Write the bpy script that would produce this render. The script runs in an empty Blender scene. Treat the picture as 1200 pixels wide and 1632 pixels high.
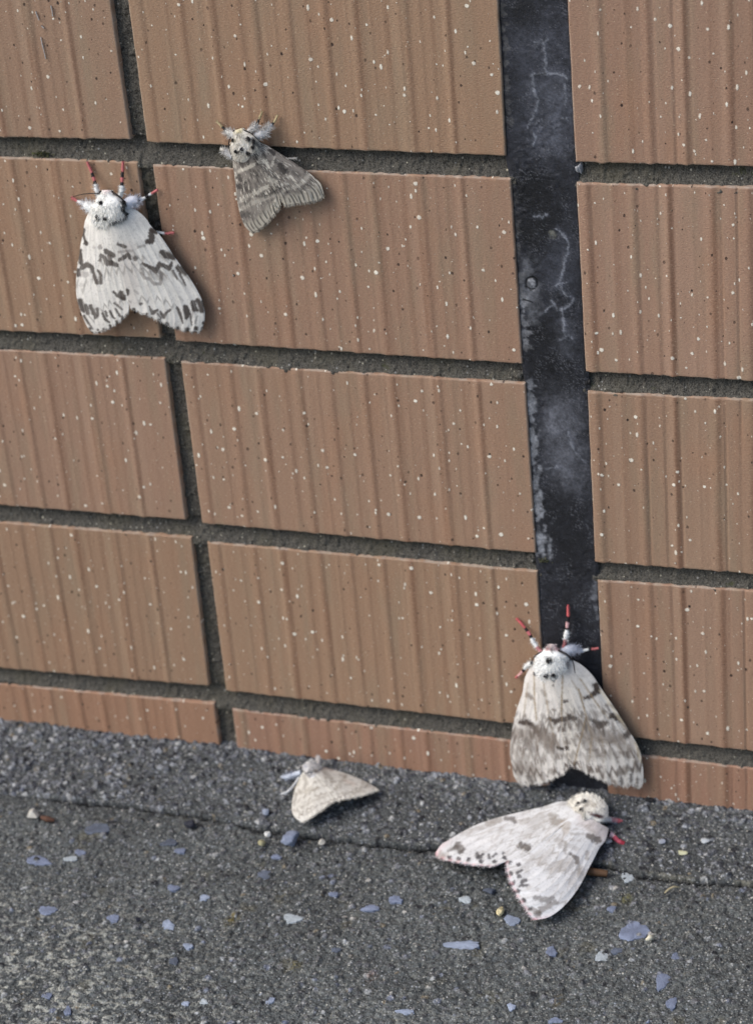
import bpy, math, random
import numpy as np
from mathutils import Matrix, Vector

# ------------------------------------------------------------------ camera, world, sun, exposure
SC = bpy.context.scene
COL = SC.collection
MM = 0.001
# camera recovered from the tile grid (mm; wall face is y = 0, camera at y < 0)
YAW, PITCH, ROLL = -0.3673, 0.5226, 0.1017
CPOS = np.array([306.4278, -637.5522, 276.8529])
FPX = 3939.9065                      # focal length in photo pixels (photo 1200 x 1632)


def cam_axes(y, p, r):
    cy, sy, cp, sp, cr, sr = math.cos(y), math.sin(y), math.cos(p), math.sin(p), math.cos(r), math.sin(r)
    f = np.array([sy * cp, cy * cp, -sp]); rt = np.array([cy, -sy, 0.0]); dn = np.cross(f, rt)
    return np.array([cr * rt + sr * dn, -sr * rt + cr * dn, f])


CM = cam_axes(YAW, PITCH, ROLL)
cd = bpy.data.cameras.new('camera'); cam = bpy.data.objects.new('camera', cd); COL.objects.link(cam)
cd.sensor_fit = 'HORIZONTAL'; cd.sensor_width = 36.0; cd.lens = 36.0 * FPX / 1200.0
cd.clip_start = 0.01; cd.clip_end = 5000.0
m4 = Matrix.Identity(4)
for i in range(3):
    m4[i][0] = CM[0][i]; m4[i][1] = -CM[1][i]; m4[i][2] = -CM[2][i]; m4[i][3] = CPOS[i] * MM
cam.matrix_world = m4
cd.dof.use_dof = True
cd.dof.focus_distance = 0.712
cd.dof.aperture_fstop = 24.0
SC.camera = cam

w = bpy.data.worlds.new('World'); SC.world = w; w.use_nodes = True
nt = w.node_tree; nt.nodes.clear()
SUN_DIR = Vector((-0.58, -0.42, 0.70)).normalized()       # towards the light: upper left, in front of the wall
sky = nt.nodes.new('ShaderNodeTexSky'); sky.sky_type = 'NISHITA'; sky.sun_disc = False
sky.sun_elevation = math.asin(SUN_DIR.z); sky.sun_rotation = math.atan2(SUN_DIR.x, SUN_DIR.y)
sky.air_density = 1.0; sky.dust_density = 2.0; sky.ozone_density = 0.6
bg = nt.nodes.new('ShaderNodeBackground'); bg.inputs['Strength'].default_value = 0.12
wo = nt.nodes.new('ShaderNodeOutputWorld')
nt.links.new(sky.outputs[0], bg.inputs[0]); nt.links.new(bg.outputs[0], wo.inputs[0])

sd = bpy.data.lights.new('sun', 'SUN'); sun = bpy.data.objects.new('sun', sd); COL.objects.link(sun)
sd.energy = 1.5; sd.angle = math.radians(38); sd.color = (1.0, 0.975, 0.945)
sun.rotation_euler = SUN_DIR.to_track_quat('Z', 'Y').to_euler()
SC.view_settings.view_transform = 'Standard'; SC.view_settings.look = 'None'
SC.view_settings.exposure = 0.62; SC.view_settings.gamma = 1.0; SC.view_settings.use_curve_mapping = False
SC.render.engine = 'CYCLES'

# ------------------------------------------------------------------ maths helpers
RNG = np.random.default_rng(7)
random.seed(7)


def ray(px, py):
    px = np.asarray(px, float); py = np.asarray(py, float)
    d = np.stack([(px - 600) / FPX, (py - 816) / FPX, np.ones_like(px)], -1)
    return d @ CM


def on_wall(px, py, h=0.0):          # point on the plane h mm in front of the wall face
    d = ray(px, py); t = (-np.asarray(h, float) - CPOS[1]) / d[..., 1]
    return CPOS + d * t[..., None]


GZ = -221.0                          # pavement level (mm)


def on_ground(px, py, h=0.0):
    d = ray(px, py); t = (GZ + np.asarray(h, float) - CPOS[2]) / d[..., 2]
    return CPOS + d * t[..., None]


def lin(c):
    c = np.asarray(c, float) / 255.0
    return np.where(c <= 0.04045, c / 12.92, ((c + 0.055) / 1.055) ** 2.4)


def _hash(ix, iy, s):
    n = (ix * 374761393 + iy * 668265263 + s * 982451653) & 0xffffffff
    n = ((n ^ (n >> 13)) * 1274126177) & 0xffffffff
    return ((n ^ (n >> 16)) & 0xffff) / 65535.0


def vnoise(x, y, s=0):
    x = np.asarray(x, float); y = np.asarray(y, float)
    ix = np.floor(x).astype(np.int64); iy = np.floor(y).astype(np.int64)
    fx = x - ix; fy = y - iy; fx = fx * fx * (3 - 2 * fx); fy = fy * fy * (3 - 2 * fy)
    a = _hash(ix, iy, s); b = _hash(ix + 1, iy, s); c = _hash(ix, iy + 1, s); d = _hash(ix + 1, iy + 1, s)
    return (a + (b - a) * fx) * (1 - fy) + (c + (d - c) * fx) * fy


def fbm(x, y, s=0, o=3):
    r = 0; a = 0.5; t = 0
    for k in range(o):
        r = r + a * vnoise(x * 2 ** k, y * 2 ** k, s + k * 17); t += a; a *= 0.5
    return r / t


def sstep(a, b, x):
    t = np.clip((x - a) / (b - a), 0, 1)
    return t * t * (3 - 2 * t)


def catmull(pts, n):
    """n points at even arc length along a smooth curve through pts"""
    P = np.asarray(pts, float)
    if len(P) == 2:
        return P[0] + (P[1] - P[0]) * np.linspace(0, 1, n)[:, None]
    Q = np.vstack([2 * P[0] - P[1], P, 2 * P[-1] - P[-2]]); out = []
    for i in range(1, len(Q) - 2):
        t = np.linspace(0, 1, 20, endpoint=False)[:, None]
        a, b, c, d = Q[i - 1], Q[i], Q[i + 1], Q[i + 2]
        out.append(0.5 * ((2 * b) + (c - a) * t + (2 * a - 5 * b + 4 * c - d) * t ** 2 + (3 * b - a - 3 * c + d) * t ** 3))
    out = np.vstack(out + [P[-1:]])
    s = np.concatenate([[0], np.cumsum(np.linalg.norm(np.diff(out, axis=0), axis=1))])
    u = np.linspace(0, s[-1], n)
    return np.stack([np.interp(u, s, out[:, k]) for k in range(P.shape[1])], -1)


# ------------------------------------------------------------------ mesh helpers
def link(o, parent=None):
    COL.objects.link(o)
    if parent is not None:
        o.parent = parent
    return o


def build(name, V, F, mat, parent=None, colors=None, origin=None, smooth=True):
    """V in mm, F an int array of quads or triangles (or list of those arrays)"""
    V = np.asarray(V, float); Fs = F if isinstance(F, list) else [F]
    Fs = [np.asarray(f, np.int32) for f in Fs if len(f)]
    org = np.zeros(3) if origin is None else np.asarray(origin, float)
    me = bpy.data.meshes.new(name)
    me.vertices.add(len(V)); me.vertices.foreach_set('co', ((V - org) * MM).astype(np.float32).ravel())
    idx = np.concatenate([f.ravel() for f in Fs]); tot = np.concatenate([np.full(len(f), f.shape[1], np.int32) for f in Fs])
    me.loops.add(len(idx)); me.loops.foreach_set('vertex_index', idx)
    me.polygons.add(len(tot)); st = np.concatenate([[0], np.cumsum(tot)[:-1]]).astype(np.int32)
    me.polygons.foreach_set('loop_start', st); me.polygons.foreach_set('loop_total', tot)
    me.polygons.foreach_set('use_smooth', np.full(len(tot), smooth, bool))
    me.update(calc_edges=True); me.validate()
    if colors is not None:
        ca = me.color_attributes.new('Col', 'FLOAT_COLOR', 'POINT')
        c4 = np.ones((len(V), 4), np.float32); c4[:, :3] = colors
        ca.data.foreach_set('color', c4.ravel())
    me.materials.append(mat)
    o = bpy.data.objects.new(name, me)
    o.location = org * MM
    link(o, parent)
    if parent is not None:
        o.matrix_parent_inverse = Matrix.Translation(-parent_world(parent))
    return o


def parent_world(p):
    t = Vector((0, 0, 0))
    while p is not None:
        t = t + p.location + (p.matrix_parent_inverse.to_translation() if p.parent else Vector((0, 0, 0)))
        p = p.parent
    return t


def thing(name, label, cat, loc, group=None):
    o = bpy.data.objects.new(name, None); o.empty_display_size = 0.01; link(o)
    o.location = np.asarray(loc, float) * MM
    return tag(o, label, cat, group)


def tag(o, label, cat, group=None):
    o['label'] = label; o['category'] = cat
    if group: o['group'] = group
    return o


def gridfaces(nr, nc, off=0, flip=False, wrap=False):
    r = np.arange(nr - 1)[:, None]; c = np.arange(nc if wrap else nc - 1)[None, :]
    c2 = (c + 1) % nc
    a = r * nc + c; b = r * nc + c2; d = (r + 1) * nc + c; e = (r + 1) * nc + c2
    f = np.stack([a, d, e, b] if flip else [a, b, e, d], -1).reshape(-1, 4)
    return f + off


class Buf:
    def __init__(s): s.V = []; s.F = []; s.C = []; s.n = 0

    def add(s, V, F, C):
        V = np.asarray(V, float); s.V.append(V); s.C.append(np.broadcast_to(np.asarray(C, float), V.shape))
        F = np.asarray(F)
        if F.shape[1] == 3: F = np.hstack([F, F[:, 2:]])
        s.F.append(F + s.n); s.n += len(V)

    def make(s, name, mat, parent=None, origin=None, smooth=True):
        F = np.vstack(s.F); tri = F[:, 2] == F[:, 3]
        return build(name, np.vstack(s.V), [F[~tri], F[tri][:, :3]], mat, parent, np.vstack(s.C), origin, smooth)


def tube(pts, rad, seg=8, flat=None):
    """closed tapered tube along 3-D points"""
    P = np.asarray(pts, float); n = len(P); rad = np.broadcast_to(np.asarray(rad, float), (n,))
    T = np.gradient(P, axis=0); T /= np.linalg.norm(T, axis=1)[:, None] + 1e-9
    up = np.array([0.31, 0.2, 0.93]); A = np.cross(T, up); A /= np.linalg.norm(A, axis=1)[:, None] + 1e-9
    B = np.cross(T, A); a = np.linspace(0, 2 * np.pi, seg, endpoint=False)
    V = (P[:, None] + rad[:, None, None] * (np.cos(a)[None, :, None] * A[:, None] + np.sin(a)[None, :, None] * B[:, None])).reshape(-1, 3)
    F = gridfaces(n, seg, wrap=True)
    V = np.vstack([V, P[0], P[-1]]); k = np.arange(seg)
    c0 = np.stack([np.full(seg, n * seg), (k + 1) % seg, k, k], -1)
    c1 = np.stack([np.full(seg, n * seg + 1), (n - 1) * seg + k, (n - 1) * seg + (k + 1) % seg, (n - 1) * seg + (k + 1) % seg], -1)
    return V, np.vstack([F, c0, c1])


# ------------------------------------------------------------------ material helpers
class NT:
    def __init__(s, name):
        s.m = bpy.data.materials.new(name); s.m.use_nodes = True; s.t = s.m.node_tree
        s.b = s.t.nodes['Principled BSDF']

    def n(s, typ, **kw):
        o = s.t.nodes.new(typ)
        for k, v in kw.items():
            if k.startswith('i_'): o.inputs[k[2:].replace('_', ' ')].default_value = v
            else: setattr(o, k, v)
        return o

    def l(s, a, b): s.t.links.new(a, b)

    def math(s, op, a, b=None, c=None, clamp=False):
        o = s.t.nodes.new('ShaderNodeMath'); o.operation = op; o.use_clamp = clamp
        for i, v in enumerate((a, b, c)):
            if v is None: continue
            if isinstance(v, (int, float)): o.inputs[i].default_value = v
            else: s.l(v, o.inputs[i])
        return o.outputs[0]

    def mix(s, f, a, b):
        o = s.t.nodes.new('ShaderNodeMix'); o.data_type = 'RGBA'
        for i, v in ((0, f), (6, a), (7, b)):
            if isinstance(v, (int, float)): o.inputs[i].default_value = v
            elif isinstance(v, (tuple, list, np.ndarray)): o.inputs[i].default_value = tuple(v)[:3] + (1,)
            else: s.l(v, o.inputs[i])
        return o.outputs[2]

    def ramp(s, v, lo, hi):
        o = s.t.nodes.new('ShaderNodeMapRange'); o.interpolation_type = 'SMOOTHSTEP'
        s.l(v, o.inputs[0]); o.inputs[1].default_value = lo; o.inputs[2].default_value = hi
        return o.outputs[0]

    def pos(s, sx, sy, sz, off=(0, 0, 0)):
        """world position in mm, scaled per axis"""
        g = s.n('ShaderNodeNewGeometry'); v = s.n('ShaderNodeVectorMath', operation='MULTIPLY_ADD')
        s.l(g.outputs['Position'], v.inputs[0]); v.inputs[1].default_value = (1000 * sx, 1000 * sy, 1000 * sz); v.inputs[2].default_value = off
        return v.outputs[0]

    def pos2(s, k, off=(0, 0)):
        g = s.n('ShaderNodeNewGeometry'); sp = s.n('ShaderNodeSeparateXYZ'); s.l(g.outputs['Position'], sp.inputs[0])
        c = s.n('ShaderNodeCombineXYZ')
        s.l(s.math('MULTIPLY_ADD', sp.outputs[0], 1000 * k, off[0]), c.inputs[0]); s.l(s.math('MULTIPLY_ADD', sp.outputs[2], 1000 * k, off[1]), c.inputs[1])
        return c.outputs[0]

    def noise(s, vec, scale=1.0, detail=2.0, rough=0.5):
        o = s.n('ShaderNodeTexNoise'); s.l(vec, o.inputs['Vector'])
        o.inputs['Scale'].default_value = scale; o.inputs['Detail'].default_value = detail; o.inputs['Roughness'].default_value = rough
        return o.outputs['Fac'], o.outputs['Color']

    def warp(s, vec, ncol, amt):
        a = s.n('ShaderNodeVectorMath', operation='SUBTRACT'); s.l(ncol, a.inputs[0]); a.inputs[1].default_value = (.5, .5, .5)
        b = s.n('ShaderNodeVectorMath', operation='MULTIPLY_ADD'); s.l(a.outputs[0], b.inputs[0]); b.inputs[1].default_value = (amt,) * 3
        s.l(vec, b.inputs[2]); return b.outputs[0]

    def specks(s, vec, thresh, r0, r1, power=3.0, dims='3D'):
        """mask of irregular flecks: only cells whose random value passes thresh get one"""
        v = s.n('ShaderNodeTexVoronoi', voronoi_dimensions=dims); s.l(vec, v.inputs['Vector']); v.inputs['Scale'].default_value = 1.0
        v.inputs['Randomness'].default_value = 1.0
        sp = s.n('ShaderNodeSeparateColor'); s.l(v.outputs['Color'], sp.inputs[0])
        on = s.math('GREATER_THAN', sp.outputs[0], thresh)
        rr = s.math('POWER', sp.outputs[1], power); rad = s.math('MULTIPLY_ADD', rr, r1 - r0, r0)
        q = s.math('DIVIDE', v.outputs['Distance'], rad); msk = s.math('SUBTRACT', 1.0, s.ramp(q, 0.75, 1.1))
        return s.math('MULTIPLY', msk, on), sp.outputs[2]

    def bump(s, h, strength, dist):
        o = s.n('ShaderNodeBump'); o.inputs['Strength'].default_value = strength; o.inputs['Distance'].default_value = dist * MM
        s.l(h, o.inputs['Height']); s.l(o.outputs[0], s.b.inputs['Normal']); return o

    def attr(s):
        o = s.n('ShaderNodeAttribute'); o.attribute_name = 'Col'; return o.outputs['Color']

    def done(s, col=None, rough=0.6, spec=0.4):
        if col is not None: s.l(col, s.b.inputs['Base Color'])
        if isinstance(rough, (int, float)): s.b.inputs['Roughness'].default_value = rough
        else: s.l(rough, s.b.inputs['Roughness'])
        s.b.inputs['Specular IOR Level'].default_value = spec
        return s.m


def mat_tile():
    t = NT('glazed_tile')
    base = t.attr()
    # faint greenish-grey and reddish drifts in the glaze, running with the ribs
    d1, _ = t.noise(t.pos(.16, .05, .022), 1, 3); d2, _ = t.noise(t.pos(.05, .05, .03, (9, 3, 1)), 1, 3)
    c = t.mix(t.math('MULTIPLY', t.ramp(d1, .45, .75), .55), base, lin((146, 128, 105)))
    c = t.mix(t.math('MULTIPLY', t.ramp(d2, .5, .8), .5), c, lin((160, 121, 94)))
    g, gc = t.noise(t.pos(1.1, 1.1, 2.6), 1, 3, .65)
    c = t.mix(t.math('MULTIPLY', t.ramp(g, .50, .80), .50), c, lin((190, 157, 130)))
    c = t.mix(t.math('MULTIPLY', t.ramp(g, .50, .25), .42), c, lin((112, 81, 62)))
    _, wc = t.noise(t.pos2(3.2), 1, 2)

    def skew(k, ang, st, off):
        g = t.n('ShaderNodeMapping', vector_type='POINT'); t.l(t.pos2(k, off), g.inputs['Vector'])
        g.inputs['Rotation'].default_value = (0, 0, ang); g.inputs['Scale'].default_value = (st, 1 / st, 1); return t.warp(g.outputs[0], wc, .13)
    w1, wr = t.specks(skew(.21, .5, 1.0, (0, 0)), .66, .020, .155, 3.4, '2D')
    w2, _ = t.specks(skew(.19, .9, 1.45, (7, 2)), .62, .018, .13, 3.2, '2D')
    w3, _ = t.specks(skew(.23, -.7, 1.35, (2, 9)), .62, .018, .115, 3.0, '2D')
    wht = t.math('MAXIMUM', w1, t.math('MAXIMUM', w2, w3))
    fine, _ = t.specks(t.warp(t.pos2(.7, (31, 7)), wc, .2), .80, .05, .20, 2.0, '2D')
    blk, br = t.specks(skew(.25, .3, 1.15, (3.3, 1.7)), .55, .02, .125, 2.0, '2D')
    c = t.mix(t.math('MULTIPLY', fine, .35), c, lin((205, 180, 150)))
    c = t.mix(t.math('MULTIPLY', blk, t.math('MULTIPLY_ADD', br, .5, .5)), c, lin((52, 38, 32)))
    c = t.mix(t.math('MULTIPLY', wht, t.math('MULTIPLY_ADD', wr, .35, .7), clamp=True), c, lin((240, 232, 214)))
    gr, _ = t.noise(t.pos(1.3, 1.0, 3.2), 1, 3, .65)
    hh = t.math('ADD', gr, t.math('MULTIPLY', wht, .5))
    t.bump(t.math('SUBTRACT', hh, t.math('MULTIPLY', blk, .8)), .8, .28)
    return t.done(c, .62, .35)


def mat_mortar():
    t = NT('cement_mortar')
    n1, _ = t.noise(t.pos(2.4, 2.4, 2.4), 1, 3, .7); n2, _ = t.noise(t.pos(.06, .06, .06), 1, 3)
    c = t.mix(t.ramp(n1, .30, .68), lin((42, 40, 36)), lin((108, 104, 96)))
    c = t.mix(t.math('MULTIPLY', t.ramp(n2, .45, .75), .35), c, lin((92, 87, 68)))
    s, r = t.specks(t.pos(.95, .95, .95), .80, .10, .36, 1.5)
    c = t.mix(t.math('MULTIPLY', s, .75), c, t.mix(r, lin((150, 150, 150)), lin((205, 196, 172))))
    k, _ = t.specks(t.pos(.8, .8, .8, (4, 4, 4)), .80, .1, .4, 1.5); c = t.mix(t.math('MULTIPLY', k, .7), c, lin((28, 27, 26)))
    mg, _ = t.noise(t.pos(.11, .11, .11, (5, 5, 5)), 1, 4, .7)
    c = t.mix(t.math('MULTIPLY', t.ramp(mg, .64, .74), .6), c, lin((70, 74, 40)))
    t.bump(n1, .9, .45)
    return t.done(c, .92, .2)


def mat_strip():
    t = NT('aged_sealant')
    base = t.attr(); n1, _ = t.noise(t.pos(1.9, 1, 1.9), 1, 4, .7); n2, _ = t.noise(t.pos(.35, .3, .35), 1, 4, .6)
    c = t.mix(t.ramp(n1, .56, .82), base, t.mix(.5, base, lin((104, 108, 124))))
    c = t.mix(t.math('MULTIPLY', t.ramp(n1, .46, .2), .7), c, lin((13, 13, 16)))
    s, _ = t.specks(t.pos(.8, .4, .8), .87, .05, .2, 2); c = t.mix(t.math('MULTIPLY', s, .8), c, lin((168, 170, 178)))
    t.bump(n1, .6, .3)
    r = t.math('MULTIPLY_ADD', n2, .35, .34)
    return t.done(c, r, .4)


def mat_ground(name):
    t = NT(name)
    base = t.attr(); n1, _ = t.noise(t.pos(1.7, 1.7, 1.7), 1, 4, .7); n2, _ = t.noise(t.pos(.5, .5, .5), 1, 3)
    bw0 = t.n('ShaderNodeRGBToBW'); t.l(base, bw0.inputs[0])
    c = t.mix(t.math('MULTIPLY', t.math('MULTIPLY', t.ramp(n1, .53, .78), .72), t.ramp(bw0.outputs[0], .008, .055)), base, lin((158, 159, 158)))
    c = t.mix(t.math('MULTIPLY', t.ramp(n1, .48, .26), .85), c, lin((40, 40, 41)))
    bw = t.n('ShaderNodeRGBToBW'); t.l(base, bw.inputs[0]); lum = t.ramp(bw.outputs[0], .008, .055)
    # packed grit: every cell a grain with a brightness of its own, the bright ones painting specular glints as colour
    _, wcol = t.noise(t.pos(1.5, 1.5, 1.5), 1, 2)
    vo = t.n('ShaderNodeTexVoronoi'); t.l(t.warp(t.pos(1.25, 1.25, 1.25), wcol, .5), vo.inputs['Vector']); vo.inputs['Scale'].default_value = 1.0
    sp = t.n('ShaderNodeSeparateColor'); t.l(vo.outputs['Color'], sp.inputs[0])
    core = t.math('SUBTRACT', 1.0, t.ramp(vo.outputs['Distance'], .25, .62))
    c = t.mix(t.math('MULTIPLY', t.math('MULTIPLY', t.math('POWER', sp.outputs[0], 4.0), core), t.math('MULTIPLY', lum, .85)), c, t.mix(sp.outputs[1], lin((168, 174, 182)), lin((214, 210, 196))))
    c = t.mix(t.math('MULTIPLY', t.math('POWER', sp.outputs[2], 2.2), .6), c, lin((34, 35, 36)))
    s, r = t.specks(t.pos(.75, .75, .75), .80, .05, .26, 2.2)
    c = t.mix(t.math('MULTIPLY', s, t.math('MULTIPLY', lum, .8)), c, t.mix(r, lin((176, 184, 194)), lin((216, 208, 188))))
    n1 = t.math('ADD', t.math('MULTIPLY', n1, .6), t.math('MULTIPLY', core, t.math('MULTIPLY_ADD', sp.outputs[1], .6, .2)))
    t.bump(n1, .9, .5)
    return t.done(c, .85, .35)


def mat_col(name, rough=.8, spec=.2, grain=0.0, sheen=0.0, bumpd=0.0, gs=3.0):
    t = NT(name); c = t.attr()
    if grain:
        n, _ = t.noise(t.pos(gs, gs, gs), 1, 3, .7)
        d = t.n('ShaderNodeVectorMath', operation='SCALE'); t.l(c, d.inputs[0]); t.l(t.math('MULTIPLY_ADD', n, grain * 2, 1 - grain), d.inputs['Scale'])
        c = d.outputs[0]
        if bumpd: t.bump(n, .6, bumpd)
    if sheen:
        t.b.inputs['Sheen Weight'].default_value = sheen; t.b.inputs['Sheen Roughness'].default_value = .5
    return t.done(c, rough, spec)


M_TILE = mat_tile(); M_MORTAR = mat_mortar(); M_STRIP = mat_strip()
M_PAVE = mat_ground('worn_concrete'); M_FILLET = mat_ground('coarse_fillet')
M_STONE = mat_col('stone', .7, .35, .28, 0, .25, 1.2)
M_WING = mat_col('wing_scales', .75, .2, .10, .15, .10, 4.0)
M_FUR = mat_col('moth_fur', .8, .15, 0, .2)
M_BODY = mat_col('moth_body', .8, .15, .1)
M_LEG = mat_col('moth_leg', .6, .3, .1)

# ------------------------------------------------------------------ THE WALL
WT, JX, JZ, SW = 112.78, 5.79, 6.90, 19.68
TH = 60.0
PZ = TH + JZ
wall = thing('tiled_wall', 'brown ribbed tile wall with grey mortar joints and a black vertical sealant joint', 'wall', (56, 0, GZ))

DIE = [.04, .16, .25, .365, .455, .555, .637, .77, .88]
MINOR = [.10, .205, .31, .41, .505, .60, .70, .825, .94]


def rib_profile(f, shift, hs, groove, seed):
    """height in mm over the tile face and a tone value, for fractions f across the tile"""
    h = np.zeros_like(f); tone = np.zeros_like(f); r = np.random.default_rng(seed)
    x = f * WT
    for i, p in enumerate(DIE):
        p0 = (p + shift) * WT + r.normal(0, .25); a = hs * r.uniform(.75, 1.15)
        up = sstep(p0 - r.uniform(3.6, 5.0), p0 - 1.6, x); dn = 1 - sstep(p0 - 1.5, p0, x)
        b = np.minimum(up, dn); h += a * b
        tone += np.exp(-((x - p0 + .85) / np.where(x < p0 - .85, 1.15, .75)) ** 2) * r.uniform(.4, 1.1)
        if groove: h -= .35 * np.exp(-((x - p0 - .12) / .13) ** 2) * r.uniform(.2, 1)
    ml = np.sort(np.concatenate([np.array(MINOR), r.uniform(.02, .98, 11)]))
    for p in ml:                             # finer, irregular drawn lines between the main ribs
        p0 = (p + shift) * WT + r.normal(0, .6); a = hs * r.uniform(.05, .42); wd = r.uniform(.7, 2.6)
        h += a * np.minimum(sstep(p0 - wd - .5, p0 - .5, x), 1 - sstep(p0 - .5, p0, x))
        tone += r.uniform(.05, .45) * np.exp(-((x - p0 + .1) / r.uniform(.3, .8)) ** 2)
        if groove and r.random() < .35: h -= .3 * np.exp(-((x - p0 - .1) / .12) ** 2)
    tone -= .35 * sstep(.55, .8, fbm(x * .22, x * 0 + seed, seed, 3))
    return h, tone


def make_tile(c00, c10, c01, c11, seed, nx=260, nz=18, shift=0.0, groove=False, hs=.27, tint=(155, 124, 102.5)):
    """corners in wall coordinates (x, z): top-left, top-right, bottom-left, bottom-right"""
    c00, c10, c01, c11 = [np.asarray(c, float) for c in (c00, c10, c01, c11)]
    e = np.array([0, .12, .3, .6, 1.0]) / WT
    fx = np.concatenate([e, np.linspace(1.4 / WT, 1 - 1.4 / WT, nx), 1 - e[::-1]])
    ez = np.array([0, .12, .3, .6, 1.0]) / TH
    fz = np.concatenate([ez, np.linspace(1.6 / TH, 1 - 1.6 / TH, nz), 1 - ez[::-1]])
    X, Z = np.meshgrid(fx, fz)
    P = (c00 * (1 - X)[..., None] + c10 * X[..., None]) * (1 - Z)[..., None] + (c01 * (1 - X)[..., None] + c11 * X[..., None]) * Z[..., None]
    r = np.random.default_rng(seed)
    bend = .004 * np.sin((Z + r.uniform(0, 2)) * 2.2) * r.uniform(-.4, .4)
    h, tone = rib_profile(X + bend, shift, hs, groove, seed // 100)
    h = h + .10 * (fbm(P[..., 0] * .25, P[..., 1] * .05, 5) - .5) + .12 * (fbm(P[..., 0] * .8, P[..., 1] * .8, 9) - .5)
    w_, hh = np.linalg.norm(c10 - c00), np.linalg.norm(c01 - c00)
    db = np.minimum(np.minimum(X, 1 - X) * w_, np.minimum(Z, 1 - Z) * hh)
    rr = .5
    k = np.clip(db / rr, 0, 1); drop = rr * (1 - np.sqrt(np.clip(1 - (1 - k) ** 2, 0, 1)))
    # edge wobble: the cut edges follow the ribs a little
    P[..., 1] += (h * .55 + .25 * (fbm(P[..., 0] * .5, Z * 0 + seed, 3) - .5)) * sstep(.9, 1, Z) * -1
    P[..., 1] += .20 * (fbm(P[..., 0] * .6, Z * 0 + seed + 5, 4) - .5) * sstep(.1, 0, Z)
    P[..., 0] += .25 * (fbm(P[..., 1] * .4, X * 0 + seed, 6) - .5) * (sstep(.03, 0, X) + sstep(.97, 1, X))
    Y = -h + drop
    V = np.stack([P[..., 0], Y, P[..., 1]], -1)
    nr, nc = X.shape
    base = lin(tint) * r.uniform(.94, 1.05) * np.array([1, r.uniform(.98, 1.02), r.uniform(.96, 1.04)])
    Cc = base[None, None] * np.ones((nr, nc, 3))
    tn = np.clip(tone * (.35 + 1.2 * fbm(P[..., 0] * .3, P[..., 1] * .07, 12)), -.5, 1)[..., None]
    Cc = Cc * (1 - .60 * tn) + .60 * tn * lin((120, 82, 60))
    ed = (sstep(.55, .1, db) * sstep(.3, .7, fbm(P[..., 0] * .35, P[..., 1] * .35, seed)))[..., None]
    Cc = Cc * (1 - .55 * ed) + .55 * ed * lin((172, 164, 152))
    V = V.reshape(-1, 3); F = [gridfaces(nr, nc, flip=True)]
    # sides back to the bed
    ring = np.concatenate([np.arange(nc), np.arange(1, nr) * nc + nc - 1, (nr - 1) * nc + np.arange(nc - 2, -1, -1), np.arange(nr - 2, 0, -1) * nc])
    back = V[ring].copy(); back[:, 1] = 7.5; n0 = len(V); L = len(ring); k = np.arange(L)
    V = np.vstack([V, back]); Cc = np.vstack([Cc.reshape(-1, 3), np.tile(lin((138, 116, 100)), (L, 1))])
    F.append(np.stack([ring[k], ring[(k + 1) % L], n0 + (k + 1) % L, n0 + k], -1))
    F.append(np.array([np.arange(n0, n0 + L)[[0, nc - 1, nc + nr - 2, 2 * nc + nr - 3]]]))
    o = np.array([(c00[0] + c11[0]) / 2, 0, (c00[1] + c11[1]) / 2])
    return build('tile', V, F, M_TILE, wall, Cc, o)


def wp(px, py):
    p = on_wall(px, py); return np.array([p[0], p[2]])


XA, XB0, XB1, XC = -JX, 0.0, WT, WT + SW


def zt(r): return -(r - 2) * PZ


# measured corners (photo pixels) refine the regular grid where the photo shows them
MEAS = {('B', 1, 'bl'): (234, 226), ('B', 1, 'br'): (806, 248), ('A', 1, 'br'): (208, 222), ('C', 1, 'bl'): (917, 258),
        ('A', 2, 'tr'): (219, 258), ('A', 2, 'br'): (256, 539), ('B', 2, 'tl'): (243, 262), ('B', 2, 'bl'): (280, 543), ('B', 2, 'tr'): (814, 284), ('B', 2, 'br'): (832, 580),
        ('C', 2, 'tl'): (918, 291), ('C', 2, 'bl'): (933, 592),
        ('A', 3, 'tr'): (263, 571), ('A', 3, 'br'): (296, 829), ('B', 3, 'tl'): (288, 576), ('B', 3, 'bl'): (322, 834), ('B', 3, 'tr'): (837, 611), ('B', 3, 'br'): (854, 882),
        ('C', 3, 'tl'): (936, 624), ('C', 3, 'bl'): (948, 896),
        ('A', 4, 'tr'): (305, 857), ('A', 4, 'br'): (333, 1094), ('B', 4, 'tl'): (330, 864), ('B', 4, 'bl'): (360, 1101), ('B', 4, 'tr'): (856, 911),
        ('C', 4, 'tl'): (952, 925), ('A', 5, 'tr'): (341, 1122), ('B', 5, 'tl'): (370, 1131)}
# where the tile edge lines meet the photo's left and right border
EDGE_L = {(1, 'b'): 218, (2, 't'): 250, (2, 'b'): 527, (3, 't'): 557, (3, 'b'): 805, (4, 't'): 832, (4, 'b'): 1065, (5, 't'): 1090}
EDGE_R = {(1, 'b'): 265, (2, 't'): 298, (2, 'b'): 607, (3, 't'): 637, (3, 'b'): 915, (4, 't'): 942, (4, 'b'): 1200, (5, 't'): 1227}


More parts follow.
